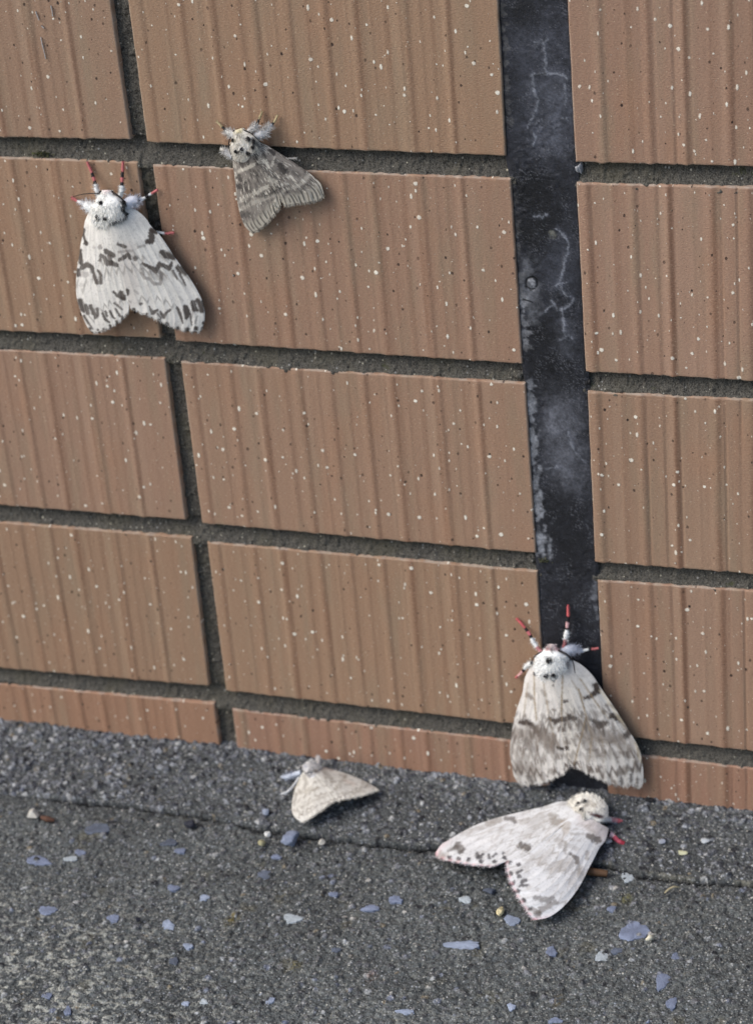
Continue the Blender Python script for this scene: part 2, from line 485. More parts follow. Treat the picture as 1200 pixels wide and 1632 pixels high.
def corner(colm, row, which):
    if (colm, row, which) in MEAS: return wp(*MEAS[(colm, row, which)])
    x0 = {'A': XA - WT, 'B': XB0, 'C': XC}[colm]; x = x0 + (WT if which[1] == 'r' else 0)
    z = zt(row) - (TH if which[0] == 'b' else 0)
    if colm == 'A' and which == which[0] + 'l' and (row, which[0]) in EDGE_L and ('A', row, which[0] + 'r') in MEAS:
        a = wp(*MEAS[('A', row, which[0] + 'r')]); b = wp(0, EDGE_L[(row, which[0])]); z = a[1] + (b[1] - a[1]) * (x - a[0]) / (b[0] - a[0])
    if colm == 'C' and which[1] == 'r' and (row, which[0]) in EDGE_R and ('C', row, which[0] + 'l') in MEAS:
        a = wp(*MEAS[('C', row, which[0] + 'l')]); b = wp(1200, EDGE_R[(row, which[0])]); z = a[1] + (b[1] - a[1]) * (x - a[0]) / (b[0] - a[0])
    return np.array([x, z])


for row in range(1, 6):
    for ci, colm in enumerate('ABC'):
        shift = .05 if (colm, row) == ('C', 1) else 0.0
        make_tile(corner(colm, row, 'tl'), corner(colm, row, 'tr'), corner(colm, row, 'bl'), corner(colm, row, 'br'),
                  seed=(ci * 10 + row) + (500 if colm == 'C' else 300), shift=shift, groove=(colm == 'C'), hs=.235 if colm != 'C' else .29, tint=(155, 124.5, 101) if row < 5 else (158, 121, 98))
# tiles beyond the frame: shared meshes, plain grid
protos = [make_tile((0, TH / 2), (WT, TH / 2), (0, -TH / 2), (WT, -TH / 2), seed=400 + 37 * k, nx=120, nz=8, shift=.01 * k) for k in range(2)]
used = 0
colsx = [XA - WT - (WT + JX) * k for k in range(0, 4)] + [XB0, XC] + [XC + (WT + JX) * k for k in range(1, 4)]
for row in range(-4, 6):
    for x in colsx:
        vis = row >= 1 and min(abs(x - (XA - WT)), abs(x - XB0), abs(x - XC)) < 1
        if vis: continue
        zc = zt(row) - TH / 2
        o = protos[used] if used < 2 else protos[random.randrange(2)].copy()
        if used >= 2: link(o)
        o.location = Vector(((x + WT / 2) * MM, 0, zc * MM)); used += 1
# the protos were built about x = WT/2: their origin already sits there

# mortar bed: recessed joints with a real uneven surface
XL, XR = colsx[3] - 4, colsx[-1] + WT + 4
ZTOP, ZBOT = zt(-4) + 4, zt(5) - TH - 6
mb = Buf()


def mortar_patch(x0, x1, z0, z1, st):
    nx = max(2, int((x1 - x0) / st)); nz = max(2, int(abs(z1 - z0) / st))
    X, Z = np.meshgrid(np.linspace(x0, x1, nx), np.linspace(z0, z1, nz))
    y = 2.3 + .9 * (fbm(X * .12, Z * .12, 21) - .5) + .8 * (fbm(X * .9, Z * .9, 22, 2) - .5) - .5 * sstep(.62, .9, vnoise(X * .7, Z * .7, 29))
    edge = np.abs(2 * (Z - z1) / (z0 - z1) - 1) if (x1 - x0) > abs(z0 - z1) else np.abs(2 * (X - x0) / (x1 - x0) - 1)
    if (x1 - x0) > abs(z0 - z1):
        t_ = np.clip((Z - min(z0, z1) - 1.5) / (JZ), 0, 1); y = y - 1.6 + 3.2 * t_ ** .8
    mb.add(np.stack([X, y, Z], -1).reshape(-1, 3), gridfaces(nz, nx, flip=True), (0, 0, 0))


for row in range(-4, 6):
    fine = row >= 1
    z1 = zt(row) - TH + 1.5; z0 = zt(row) - PZ - 1.5
    if row < 5:
        if fine:
            mortar_patch(-140, WT + 1.5, z0, z1, .35); mortar_patch(XC - 1.5, XC + 105, z0, z1, .35)
            mortar_patch(XL, -140, z0, z1, 2); mortar_patch(XC + 105, XR, z0, z1, 2)
        else:
            mortar_patch(XL, WT + 1.5, z0, z1, 2); mortar_patch(XC - 1.5, XR, z0, z1, 2)
    for x in colsx:
        if x == XC: continue
        jx0 = x - JX if x != XB0 else XA
        if abs(x - (XC + 0)) < 1: continue
        st = .35 if (fine and abs(x) < 1) else 2
        mortar_patch(x - JX - 1.5, x + 1.5, zt(row) - TH + 1.5, zt(row) - 1.5, st)
V, F = None, None
o = mb.make('mortar', M_MORTAR, wall, (56, 2, -100))
# body of the wall behind the tiles
bx = np.array([[x, y, z] for x in (XL, XR) for y in (7.4, 120) for z in (ZBOT - 30, ZTOP)], float)
bf = np.array([[0, 1, 3, 2], [4, 6, 7, 5], [0, 4, 5, 1], [2, 3, 7, 6], [0, 2, 6, 4], [1, 5, 7, 3]])
build('wall_core', bx, bf, M_MORTAR, wall, None, (56, 60, -100), smooth=False)


# ------------------------------------------------------------------ painting by strokes (in photo pixels)
def capsule(q, pts, rad):
    """signed distance of points q (N,2) to a polyline with varying radius"""
    pts = np.asarray(pts, float).reshape(-1, 2); rad = np.broadcast_to(np.asarray(rad, float), (len(pts),))
    if len(pts) == 1: return np.linalg.norm(q - pts[0], axis=1) - rad[0]
    best = np.full(len(q), 1e9)
    for i in range(len(pts) - 1):
        a, b = pts[i], pts[i + 1]; ab = b - a; t = np.clip(((q - a) @ ab) / (ab @ ab + 1e-9), 0, 1)
        d = np.linalg.norm(q - (a + t[:, None] * ab), axis=1) - (rad[i] + (rad[i + 1] - rad[i]) * t)
        best = np.minimum(best, d)
    return best


def paint(C, q, pts, rad, col, alpha=1.0, soft=None, wob=0.0, wscale=.05, seed=0):
    d = capsule(q, pts, rad)
    if wob: d = d + wob * 2 * (fbm(q[:, 0] * wscale, q[:, 1] * wscale, seed) - .5)
    s = soft if soft is not None else max(1e-3, float(np.mean(rad)) * .35)
    a = (np.asarray(alpha) * (1 - sstep(-s, s, d)))[:, None]
    C[:] = C * (1 - a) + a * lin(col)


# sealant strip, slightly below the tile faces
NZ, NX = 1260, 64
zz = np.concatenate([np.linspace(ZTOP, 76, 60), np.linspace(75, GZ - 6, NZ - 60)]); fx = np.linspace(0, 1, NX)
ZZ, FX = np.meshgrid(zz, fx, indexing='ij')
# borders follow the measured tile corners
lz = [wp(795, 0), wp(806, 248), wp(814, 284), wp(832, 580), wp(837, 611), wp(854, 882), wp(856, 911), wp(861, 1150)]
rz = [wp(905, 0), wp(917, 258), wp(918, 291), wp(933, 592), wp(936, 624), wp(948, 896), wp(952, 925), wp(962, 1150)]
lx = np.interp(-ZZ, [-p[1] for p in lz], [p[0] for p in lz]) - .6; rx = np.interp(-ZZ, [-p[1] for p in rz], [p[0] for p in rz]) + .6
lx = lx + .3 * (fbm(ZZ * .2, ZZ * 0, 3) - .5)
XX = lx + (rx - lx) * FX
# photo pixel of each vertex, to place the stains and the painted sky sheen
Pw = np.stack([XX, 0 * XX + .5, ZZ], -1) - CPOS; cc = Pw @ CM.T
q = np.stack([600 + FPX * cc[..., 0] / cc[..., 2], 816 + FPX * cc[..., 1] / cc[..., 2]], -1).reshape(-1, 2)
Cs = np.tile(lin((40, 42, 52)), (len(q), 1))

for (p, rr, col, al, sf) in [  # bluish patches: dust and the sky's reflection painted into the colour
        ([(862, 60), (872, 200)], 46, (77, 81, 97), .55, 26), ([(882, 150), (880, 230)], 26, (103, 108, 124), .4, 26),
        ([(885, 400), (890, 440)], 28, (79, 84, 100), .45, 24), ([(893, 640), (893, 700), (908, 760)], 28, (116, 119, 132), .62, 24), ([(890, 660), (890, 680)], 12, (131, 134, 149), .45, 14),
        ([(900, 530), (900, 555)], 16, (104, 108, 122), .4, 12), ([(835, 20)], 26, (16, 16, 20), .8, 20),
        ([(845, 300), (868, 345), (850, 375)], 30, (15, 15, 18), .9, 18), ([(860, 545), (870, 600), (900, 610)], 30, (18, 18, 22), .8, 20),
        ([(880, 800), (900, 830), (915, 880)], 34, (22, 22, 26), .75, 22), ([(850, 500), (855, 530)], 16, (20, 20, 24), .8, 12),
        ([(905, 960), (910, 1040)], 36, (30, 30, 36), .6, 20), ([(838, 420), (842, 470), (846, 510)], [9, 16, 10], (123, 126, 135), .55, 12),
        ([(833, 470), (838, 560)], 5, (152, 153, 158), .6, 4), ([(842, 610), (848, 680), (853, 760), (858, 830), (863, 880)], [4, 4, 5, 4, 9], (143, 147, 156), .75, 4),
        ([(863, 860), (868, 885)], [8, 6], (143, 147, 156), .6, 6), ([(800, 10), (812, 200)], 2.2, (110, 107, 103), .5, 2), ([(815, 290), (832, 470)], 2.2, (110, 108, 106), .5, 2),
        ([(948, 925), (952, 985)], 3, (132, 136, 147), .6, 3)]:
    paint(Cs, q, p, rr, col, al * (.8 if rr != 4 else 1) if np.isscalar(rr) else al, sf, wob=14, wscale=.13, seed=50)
CRK = [([(852, 66), (868, 66), (872, 62)], 1.6), ([(866, 68), (869, 90), (870, 118)], 2.2), ([(846, 120), (870, 118), (895, 118), (905, 127)], 2.2), ([(847, 121), (852, 148), (857, 162), (847, 190), (841, 206)], [3.2, 3, 3, 2, 1.2]),
       ([(850, 212), (853, 222), (850, 230)], 2), ([(870, 160), (878, 160)], 1), ([(899, 132), (902, 170)], 1.2), ([(896, 189), (904, 190)], 1.2),
       ([(886, 364), (900, 378), (905, 392), (898, 425), (893, 450), (903, 472), (908, 474)], [1.5, 3.5, 4, 3.6, 3.2, 2, 1.2]), ([(885, 456), (902, 450)], 1.4), ([(878, 478), (885, 490), (897, 493), (908, 485), (914, 477)], [1.2, 2, 3, 2.4, 1.4]),
       ([(895, 493), (898, 515), (901, 534)], [3.2, 3.6, 2.4]), ([(880, 488), (866, 498)], 1.8), ([(893, 542), (905, 536), (912, 540)], 1.4), ([(905, 688), (912, 712), (922, 728), (932, 737)], [1.2, 1.8, 1.8, 1.4]), ([(852, 345), (864, 345), (872, 341)], 1.6), ([(870, 748), (890, 745)], 1)]
hadd = np.zeros(len(q))
for p, rr in CRK:
    pj = catmull(p, 3 * len(p) + 2); jr = np.random.default_rng(int(p[0][0] * 7 + p[0][1])); pj = pj + jr.normal(0, .9, pj.shape)
    rj = np.interp(np.linspace(0, 1, len(pj)), np.linspace(0, 1, np.size(rr)), np.atleast_1d(rr)) * jr.uniform(.35, 1.05, len(pj))
    paint(Cs, q, pj, rj * .8, (146, 152, 166), .62, 1.2, wob=2.4, wscale=.45, seed=60)
    paint(Cs, q, pj, rj + 2.5, (92, 98, 114), .2, 4.0, wob=5, wscale=.25, seed=61)
    hadd += .07 * (1 - sstep(-1.5, 1.5, capsule(q, p, rr)))
paint(Cs, q, [(852, 120), (870, 117)], 1.2, (12, 12, 14), .8, 1)
# the blistered ring
ang = np.linspace(0, 2 * np.pi, 15); ring = np.stack([847 + 9.5 * np.cos(ang), 452 + 10 * np.sin(ang)], -1)
paint(Cs, q, [(846, 447), (851, 456)], 3.2, (171, 173, 180), .7, 3.5, wob=5, wscale=.25, seed=70); paint(Cs, q, ring + np.random.default_rng(5).normal(0, 1.2, ring.shape), 1.5, (10, 10, 12), .95, 1, wob=1.6, wscale=.3, seed=71)
paint(Cs, q, [(833, 477), (843, 480), (848, 482)], 1.3, (10, 10, 12), .9, 1); paint(Cs, q, [(880, 372)], 5, (116, 115, 97), .7, 4, wob=6, wscale=.2, seed=73)
hadd += .05 * (1 - sstep(-4, 5, capsule(q, [(847, 451)], [6]))) - .3 * (1 - sstep(-1, 1, capsule(q, ring, 1.2)))
g1 = fbm(q[:, 0] * .09, q[:, 1] * .09, 40, 4)[:, None]; g2 = fbm(q[:, 0] * .38, q[:, 1] * .38, 41, 3)[:, None]
Cs = Cs * (.35 + 1.1 * g1) * (.40 + 1.05 * g2)
fl = (sstep(.70, .80, vnoise(q[:, 0] * .8, q[:, 1] * .8, 42)) * sstep(.45, .7, fbm(q[:, 0] * .05, q[:, 1] * .05, 43)))[:, None] * .32
Cs = Cs * (1 - fl) + fl * lin((128, 130, 140))
Cs = Cs * .58 + .42 * Cs.mean(1, keepdims=True)
rough = sstep(.5, .75, fbm(q[:, 0] * .035, q[:, 1] * .025, 44))
yy = .75 + .25 * (fbm(XX * .12, ZZ * .05, 31) - .5).ravel() + .35 * (fbm(XX * .9, ZZ * .9, 32) - .5).ravel() * (.25 + rough) - hadd
yy = yy + .9 * np.clip(1 - np.minimum(FX, 1 - FX).ravel() * 20, 0, 1) * .4
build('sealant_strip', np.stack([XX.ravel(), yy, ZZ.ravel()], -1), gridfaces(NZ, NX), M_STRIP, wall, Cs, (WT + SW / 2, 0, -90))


# lumps, pebbles and crumbs
def lump(c, rx, ry, rz, seed, col, name, mat=M_STONE, parent=None, ang=0.0, bumpy=.28, flatten=None):
    n, mseg = 18, 26; th = np.linspace(0, np.pi, n); ph = np.linspace(0, 2 * np.pi, mseg, endpoint=False)
    T, Ph = np.meshgrid(th, ph, indexing='ij'); d = np.stack([np.sin(T) * np.cos(Ph), np.sin(T) * np.sin(Ph), np.cos(T)], -1)
    r = np.random.default_rng(seed); k = 1 + 0 * T
    for _ in range(12):                       # chipped facets
        a = r.normal(size=3); a /= np.linalg.norm(a); k = np.minimum(k, r.uniform(.55, .92) / np.clip(d @ a, .05, None))
    k = np.clip(k, .5, 1) * (1 + bumpy * (fbm(d[..., 0] * 2 + seed, d[..., 1] * 2 + d[..., 2] * 1.7, seed) - .5))
    V = d * k[..., None] * np.array([rx, ry, rz]); ca, sa = math.cos(ang), math.sin(ang)
    V = np.stack([V[..., 0] * ca - V[..., 1] * sa, V[..., 0] * sa + V[..., 1] * ca, V[..., 2]], -1).reshape(-1, 3) + np.asarray(c, float)
    col = np.asarray(lin(col)) * (1 + .3 * (fbm(V[:, 0] * 1.3, V[:, 1] * 1.3 + V[:, 2], seed + 1)[:, None] - .5))
    return build(name, V, gridfaces(n, mseg, wrap=True), mat, parent, col, c, smooth=mat in (M_LEG, M_FUR))


for (px, py, r0, col, sd_) in [(923, 266, 1.5, (150, 150, 152), 1), (826, 596, 1.9, (150, 146, 136), 2), (846, 890, 1.8, (130, 128, 118), 3), (938, 606, 1.2, (36, 34, 34), 4), (375, 545, 1.2, (190, 198, 192), 5), (1020, 1192, 1.0, (140, 138, 134), 6)]:
    lump(on_wall(px, py, -1.6), r0 * .9, 1.3, r0 * 1.15, sd_ + 40, col, 'mortar_crumb', M_MORTAR if sd_ in (2, 3, 6) else M_STONE, wall, 0, .7)

# ------------------------------------------------------------------ GROUND: fillet along the wall and worn pavement
CRACK = [(-260, 1250), (-60, 1263), (60, 1270), (180, 1283), (240, 1292), (340, 1305), (420, 1322), (500, 1335), (600, 1347), (690, 1352), (850, 1368), (980, 1383), (1020, 1395), (1060, 1400), (1110, 1405), (1160, 1408), (1200, 1412), (1400, 1436)]
cw = np.array([on_ground(p[0], p[1]) for p in CRACK])


def crack_y(x): return np.interp(x, cw[:, 0], cw[:, 1])


def edge_y(x): return crack_y(x) + 1.6 * (fbm(x * .12, x * 0, 91, 4) - .5) + 1.0 * (fbm(x * .6, x * 0, 92, 3) - .5)


PX0, PX1, PY0 = -165.0, 260.0, -215.0


def grains(X, Y, H, C, n, r0, r1, pal, hgt, seed, x0, x1, y0, y1, sx, sy, dens=None):
    """press n angular grains into the height field H with their own colours"""
    r = np.random.default_rng(seed); ny, nx = H.shape
    gx = r.uniform(x0, x1, n); gy = r.uniform(y0, y1, n); gr = r0 + (r1 - r0) * r.random(n) ** 3
    pick = r.choice(len(pal), n, p=np.array([p[1] for p in pal]) / sum(p[1] for p in pal)); cols = np.array([lin(p[0]) for p in pal])
    keep = np.ones(n, bool) if dens is None else r.random(n) < dens(gx, gy)
    for x, y, rad, k, a, e, ok in zip(gx, gy, gr, pick, r.uniform(0, 6.28, n), r.uniform(.55, 1.0, n), keep):
        if not ok: continue
        i = (x - x0) / sx; j = (y - y0) / sy; w_ = int(rad / sx) + 2; h_ = int(rad / sy) + 2
        i0, i1, j0, j1 = max(0, int(i) - w_), min(nx, int(i) + w_ + 1), max(0, int(j) - h_), min(ny, int(j) + h_ + 1)
        if i1 <= i0 or j1 <= j0: continue
        dx = (np.arange(i0, i1) - i)[None] * sx; dy = (np.arange(j0, j1) - j)[:, None] * sy
        u = dx * math.cos(a) + dy * math.sin(a); v = (-dx * math.sin(a) + dy * math.cos(a)) / e
        d = (np.abs(u) ** 2.6 + np.abs(v) ** 2.6) ** (1 / 2.6) / rad
        m = np.clip((1.1 - d) / .3, 0, 1); sl = np.s_[j0:j1, i0:i1]
        H[sl] = H[sl] + m * hgt * rad * (.7 + .5 * r.random())
        C[sl] = C[sl] * (1 - m[..., None]) + m[..., None] * cols[k] * r.uniform(.85, 1.15)


PAL = [((76, 76, 78), 24), ((102, 102, 104), 28), ((128, 129, 133), 18), ((122, 128, 144), 7), ((176, 178, 178), 9), ((204, 200, 192), 3), ((134, 122, 100), 5), ((44, 44, 47), 16)]
# pavement
sx, sy = .36, .48
nx = int((PX1 - PX0) / sx); ny = int((0 - PY0) / sy)
X, Y = np.meshgrid(PX0 + sx * np.arange(nx), PY0 + sy * np.arange(ny))
cyx = crack_y(X)
H = .9 * (fbm(X * .03, Y * .03, 81) - .5) + .6 * (fbm(X * .35, Y * .35, 82) - .5) + .75 * (vnoise(X * .9, Y * .9, 83) - .5) - .5 * sstep(.7, .95, vnoise(X * .7, Y * .7, 80))
nb = fbm(X * .05, Y * .05, 84)[..., None]; n2 = fbm(X * .8, Y * 1.2, 85)[..., None]
n3 = vnoise(X * 1.9, Y * 1.9, 88)[..., None]
C = lin((95, 99, 98)) * (.66 + .6 * nb) * (.55 + .6 * n2) * (.55 + .9 * n3)
ys = sstep(.72, .8, fbm(X * .09, Y * .09, 87, 4))[..., None] * .35
C = C * (1 - ys) + ys * lin((104, 96, 66))
grains(X, Y, H, C, 22000, .3, 1.25, PAL, .42, 5, PX0, PX1, PY0, 0, sx, sy, dens=lambda x, y: np.clip(.45 + .5 * sstep(-90, -200, y), 0, 1))
grains(X, Y, H, C, 60, .7, 1.5, [((104, 116, 146), 6), ((150, 158, 176), 3), ((90, 92, 98), 4), ((184, 184, 182), 2)], .05, 6, PX0, PX1, PY0, 0, sx, sy, dens=lambda x, y: .5 + .5 * sstep(-80, -140, y))
# loose dark grit collected below the crack
cyx = crack_y(X); nearcrack = np.exp(-((Y - cyx + 5) / 5.0) ** 2)
C *= (1 - .25 * nearcrack[..., None])

grains(X, Y, H, C, 9000, .3, 1.3, PAL, .55, 8, PX0, PX1, PY0, 0, sx, sy, dens=lambda x, y: np.exp(-((y - crack_y(x) + 6) / 5.0) ** 2) * .9)
# pale worn-through streaks, denser at the near left
wl = np.clip(sstep(60, -40, X) * sstep(-62, -125, Y) + .35 * sstep(-85, -140, Y), 0, 1)
ws = sstep(.54, .68, fbm(X * .45 - Y * .25, Y * 1.0 + X * .15, 86, 4)) * (.12 + .88 * wl)
C = C * (1 - .85 * ws[..., None]) + .85 * ws[..., None] * lin((190, 190, 178))
fis = np.exp(-((Y - edge_y(X) + .45) / (.35 + .75 * fbm(X * .1, X * 0, 47))) ** 2) * sstep(-75, -45, X)
H -= 2.6 * fis; C *= (1 - .95 * np.clip(fis * 1.3, 0, 1)[..., None])
for (px_, py_, r_, c_) in [(370, 1466, 2.0, (128, 112, 40)), (471, 1540, 1.6, (112, 104, 56)), (888, 1596, 1.6, (120, 104, 64)), (997, 1433, 1.8, (112, 108, 60)), (1105, 1360, 1.4, (120, 116, 64)), (592, 1557, 1.5, (120, 88, 72)), (450, 1430, 2.2, (104, 98, 74))]:
    p_ = on_ground(px_, py_); m_ = (np.exp(-(((X - p_[0]) / r_) ** 2 + ((Y - p_[1]) / (r_ * 1.5)) ** 2)) * sstep(.4, .6, vnoise(X * 1.4, Y * 1.4, 15)))[..., None]
    C = C * (1 - .85 * m_) + .85 * m_ * lin(c_)
V = np.stack([X, Y, GZ + H], -1).reshape(-1, 3)
bd = np.minimum(np.minimum(X - PX0, PX1 - X), Y - PY0); fd = sstep(0, 45, bd + 16 * (fbm(X * .08, Y * .08, 48) - .5))[..., None]
C = C * fd + (1 - fd) * lin((86, 88, 86)); V[:, 2] = GZ + (H * sstep(0, 30, bd) - .4 * (1 - sstep(0, 30, bd))).ravel()
Cf = C.reshape(-1, 3); F1 = gridfaces(ny, nx)
# the sheet goes on to the horizon round the finely modelled patch
n0 = len(V); R_ = 2.0e6
xs = [-R_, PX0 + 2, PX1 - 2, R_]; ysv = [-R_, PY0 + 2, 115.0, R_]
gx, gy = np.meshgrid(xs, ysv); V = np.vstack([V, np.stack([gx.ravel(), gy.ravel(), np.full(16, GZ - .9)], -1)])
ft = np.array([f for k, f in enumerate(gridfaces(4, 4, n0)) if k != 4])
Cf = np.vstack([Cf, np.tile(lin((86, 88, 86)), (16, 1))])
pave = build('pavement', V, [F1, ft], M_PAVE, None, Cf); pave['kind'] = 'structure'

# fillet: a broken cement band between wall foot and crack
sx = .36; nx = int((PX1 - PX0) / sx); nt_ = 170
xs = PX0 + sx * np.arange(nx)
ex = edge_y(xs)
T, XI = np.meshgrid(np.linspace(0, 1, nt_), xs, indexing='ij')
Yf = (1 - T) * 3.0 + T * ex[None]
base = 3.3 * (1 - T) ** 1.2 + 1.15 * T
fade = sstep(-45, -75, XI)                   # at the far left the band crumbles into grit
base = base * (1 - fade) + fade * (3.3 * (1 - T) ** 1.0 - .3 * T)
Hf = .9 * (fbm(XI * .06, Yf * .06, 93) - .5) + .5 * (fbm(XI * .4, Yf * .4, 94) - .5) + .4 * (vnoise(XI * 1.2, Yf * 1.2, 95) - .5)
Hf = Hf + 1.6 * np.exp(-T * 16) * fbm(XI * .15, T * 0, 96)      # cement pushed up against the tiles
nb = fbm(XI * .05, Yf * .05, 97)[..., None]; n2 = fbm(XI * .9, Yf * 1.2, 98)[..., None]
Cb = lin((84, 87, 86)) * (.70 + .6 * nb) * (.72 + .56 * n2)
pale = (sstep(.2, 0, T) * sstep(.35, .7, fbm(XI * .2, T * 0, 99)))[..., None] * .5
Cb = Cb * (1 - pale) + pale * lin((150, 152, 158))
PALF = [((66, 67, 72), 24), ((98, 100, 106), 26), ((122, 124, 128), 18), ((160, 163, 168), 8), ((190, 190, 188), 4), ((134, 122, 100), 2), ((40, 40, 44), 14)]
lip = (sstep(.965, .99, T) * sstep(60, 130, XI) * sstep(.35, .6, fbm(XI * .25, T * 0, 101)))[..., None] * .45
# work on the (x, t) lattice; the band is about 50 mm deep
depth = float(np.mean(np.abs(ex))) + 3
Hr = Hf[::-1]; Cr = Cb[::-1]
grains(None, None, Hr, Cr, 15000, .3, 1.35, PALF, .42, 9, PX0, PX0 + nx * sx, -depth, 0, sx, depth / nt_, dens=lambda x, y: np.clip(.4 + .6 * sstep(30, -70, x) + .3 * sstep(-12, -2, y), 0, 1))
Hf = Hr[::-1]; Cb = Cr[::-1] * (1 - lip) + lip * lin((150, 146, 128))
moss = np.exp(-((XI + 78) / 9) ** 2 - ((T - .02) / .05) ** 2)[..., None] * sstep(.3, .6, fbm(XI * .5, T * 30, 77))[..., None]
Cb = Cb * (1 - moss) + moss * lin((48, 58, 30))
Zf = GZ + base + Hf
V = np.stack([XI, Yf, Zf], -1).reshape(-1, 3)
sk = V[-nx:].copy(); sk[:, 1] += .5 * (fbm(xs * .5, xs * 0, 66) - .2); sk[:, 2] = GZ - 2
V = np.vstack([V, sk]); Cb = np.vstack([Cb.reshape(-1, 3), np.tile(lin((30, 30, 31)), (nx, 1))])
fil = build('mortar_fillet', V, gridfaces(nt_ + 1, nx, flip=True), M_FILLET, None, Cb); fil['kind'] = 'structure'


def fillet_h(y, x):
    t = np.clip((3.0 - y) / (3.0 - crack_y(x)), 0, 1); return 3.3 * (1 - t) ** 1.2 + 1.15 * t


# stone chips set flush in the worn surface: pieces of the pavement
CHIPS = [(60, 1372, 20, 7, 0), (127, 1359, 9, 6, 0), (113, 1369, 12, 5, 1), (155, 1321, 20, 8, 3), (75, 1452, 17, 8, 0), (181, 1464, 12, 7, 0), (268, 1475, 11, 9, 2), (276, 1415, 11, 6, 0), (287, 1356, 9, 5, 0),
         (270, 1343, 14, 6, 3), (326, 1431, 10, 5, 2), (421, 1394, 14, 7, 3), (440, 1366, 10, 4, 0), (300, 1508, 9, 5, 2), (277, 1532, 8, 8, 3), (108, 1612, 6, 9, 0), (430, 1595, 9, 6, 2), (296, 1600, 8, 4, 2), (325, 1597, 8, 5, 1),
         (466, 1464, 16, 8, 1), (532, 1425, 8, 4, 0), (591, 1448, 15, 6, 0), (535, 1515, 9, 5, 3), (75, 1587, 10, 5, 0), (630, 1434, 14, 6, 0), (815, 1467, 14, 9, 2), (738, 1507, 26, 8, 2), (1010, 1485, 21, 17, 0), (1056, 1563, 13, 16, 0),
         (975, 1449, 9, 5, 0), (878, 1517, 11, 8, 0), (1000, 1399, 12, 8, 1), (742, 1434, 10, 7, 1), (959, 1525, 12, 10, 1), (982, 1516, 10, 6, 3), (1070, 1600, 11, 10, 0), (1076, 1525, 8, 6, 0), (815, 1605, 8, 6, 2), (646, 1613, 16, 5, 2),
         (885, 1627, 11, 6, 0)]
CC = [(122, 131, 152), (176, 184, 188), (146, 156, 174), (92, 99, 112)]
for k, (px, py, hw, hh, ci) in enumerate(CHIPS):
    if hw < 18: hw, hh = hw * .86, hh * .86
    r = np.random.default_rng(900 + k); n = 22; a = np.linspace(0, 2 * np.pi, n, endpoint=False)
    rr = (1 + r.uniform(-.17, .14, n)) * (1 + .13 * np.sin(a * 2 + k) + .13 * np.sin(a * 3 + 2.1 * k))
    top = on_ground(px + hw * rr * np.cos(a), py + hh * rr * np.sin(a), .42)
    c = top.mean(0); inner = c + (top - c) * .8; inner[:, 2] += .05 + r.uniform(-.05, .08, n); low = c + (top - c) * 1.04; low[:, 2] -= 1.8
    V = np.vstack([inner, top, low, c[None] + [0, 0, .15]])
    F = [gridfaces(3, n, wrap=True, flip=True), np.stack([np.full(n, 3 * n), np.arange(n), (np.arange(n) + 1) % n], -1)]
    cc_ = lin(CC[ci]) * r.uniform(.85, 1.1)
    build('stone_chip', V, F, M_STONE, pave, np.tile(cc_, (len(V), 1)) * r.uniform(.7, 1.2, (len(V), 1)), c, smooth=False)


# loose things lying about
def pebble(px, py, hw, hh, col, label, cat='pebble', name='pebble', h=1.5, seed=0, ang=0.0, lift=.6, group=None):
    s = .205
    c = on_ground(px, py, h); hz = max(.6, hh * s * .9)
    o = lump(c, hw * s, hh * s * 1.25, hz, 300 + seed, col, name, M_STONE, None, ang)
    return tag(o, label, cat, group)


GRP = 'pebbles and chips lying loose on the ground'
pebble(52, 1298, 13, 8, (186, 182, 172), 'rounded pale cream pebble beside a brown scrap at the left edge', h=1.6, seed=1, group=GRP)
pebble(302, 1314, 10, 8, (38, 40, 50), 'nearly black pebble lying just below the crack left of the small tan moth', h=1.6, seed=2, group=GRP)
pebble(462, 1337, 20, 13, (124, 132, 150), 'large blue grey pebble on the crack below the small tan moth', h=2.2, seed=3, ang=.2, group=GRP)
pebble(424, 1294, 8, 6, (134, 141, 156), 'small blue grey pebble left of the small tan moth', h=2.6, seed=4, group=GRP)
pebble(418, 1344, 7, 6, (158, 152, 118), 'yellowish pebble touching the left side of the large blue grey pebble', h=1.4, seed=5, group=GRP)
pebble(427, 1330, 6, 5, (205, 205, 200), 'tiny white pebble at the crack, left of the large blue grey pebble', h=1.4, seed=6, group=GRP)
pebble(797, 1453, 6, 8, (206, 192, 150), 'small yellow pebble left of the lower wing tip of the lying moth', h=1.4, seed=7, group=GRP)
pebble(781, 1421, 12, 5, (74, 80, 92), 'flat slate grey chip under the lying moth wings', cat='stone chip', h=1.0, seed=8, group=GRP)
pebble(1124, 1340, 9, 5, (176, 180, 182), 'pale grey chip on the mortar band at the right', cat='stone chip', h=2.6, seed=9, group=GRP)
pebble(1088, 1360, 9, 4, (196, 194, 160), 'cream yellow flake above the crack at the right', cat='flake', name='flake', h=2.0, seed=10, group=GRP)
pebble(1036, 1276, 8, 4, (26, 26, 30), 'black crumb at the wall foot right of the lower wall moth', cat='crumb', name='crumb', h=3.6, seed=11, group=GRP)
pebble(1056, 1342, 7, 4, (150, 154, 164), 'small grey chip on the mortar band, right of the pink legs of the lying moth', cat='stone chip', h=2.4, seed=12, group=GRP)
pebble(513, 1343, 6, 5, (178, 174, 164), 'small off white pebble on the crack, right of the large blue grey pebble', h=1.5, seed=13, group=GRP)
pebble(220, 1466, 5, 4, (30, 32, 42), 'tiny black pebble on the open pavement at the lower left', h=1.2, seed=14, group=GRP)
pebble(970, 1342, 6, 4, (166, 168, 172), 'little grey chip beside the lower pink leg of the lying moth', cat='stone chip', h=2.4, seed=15, group=GRP)


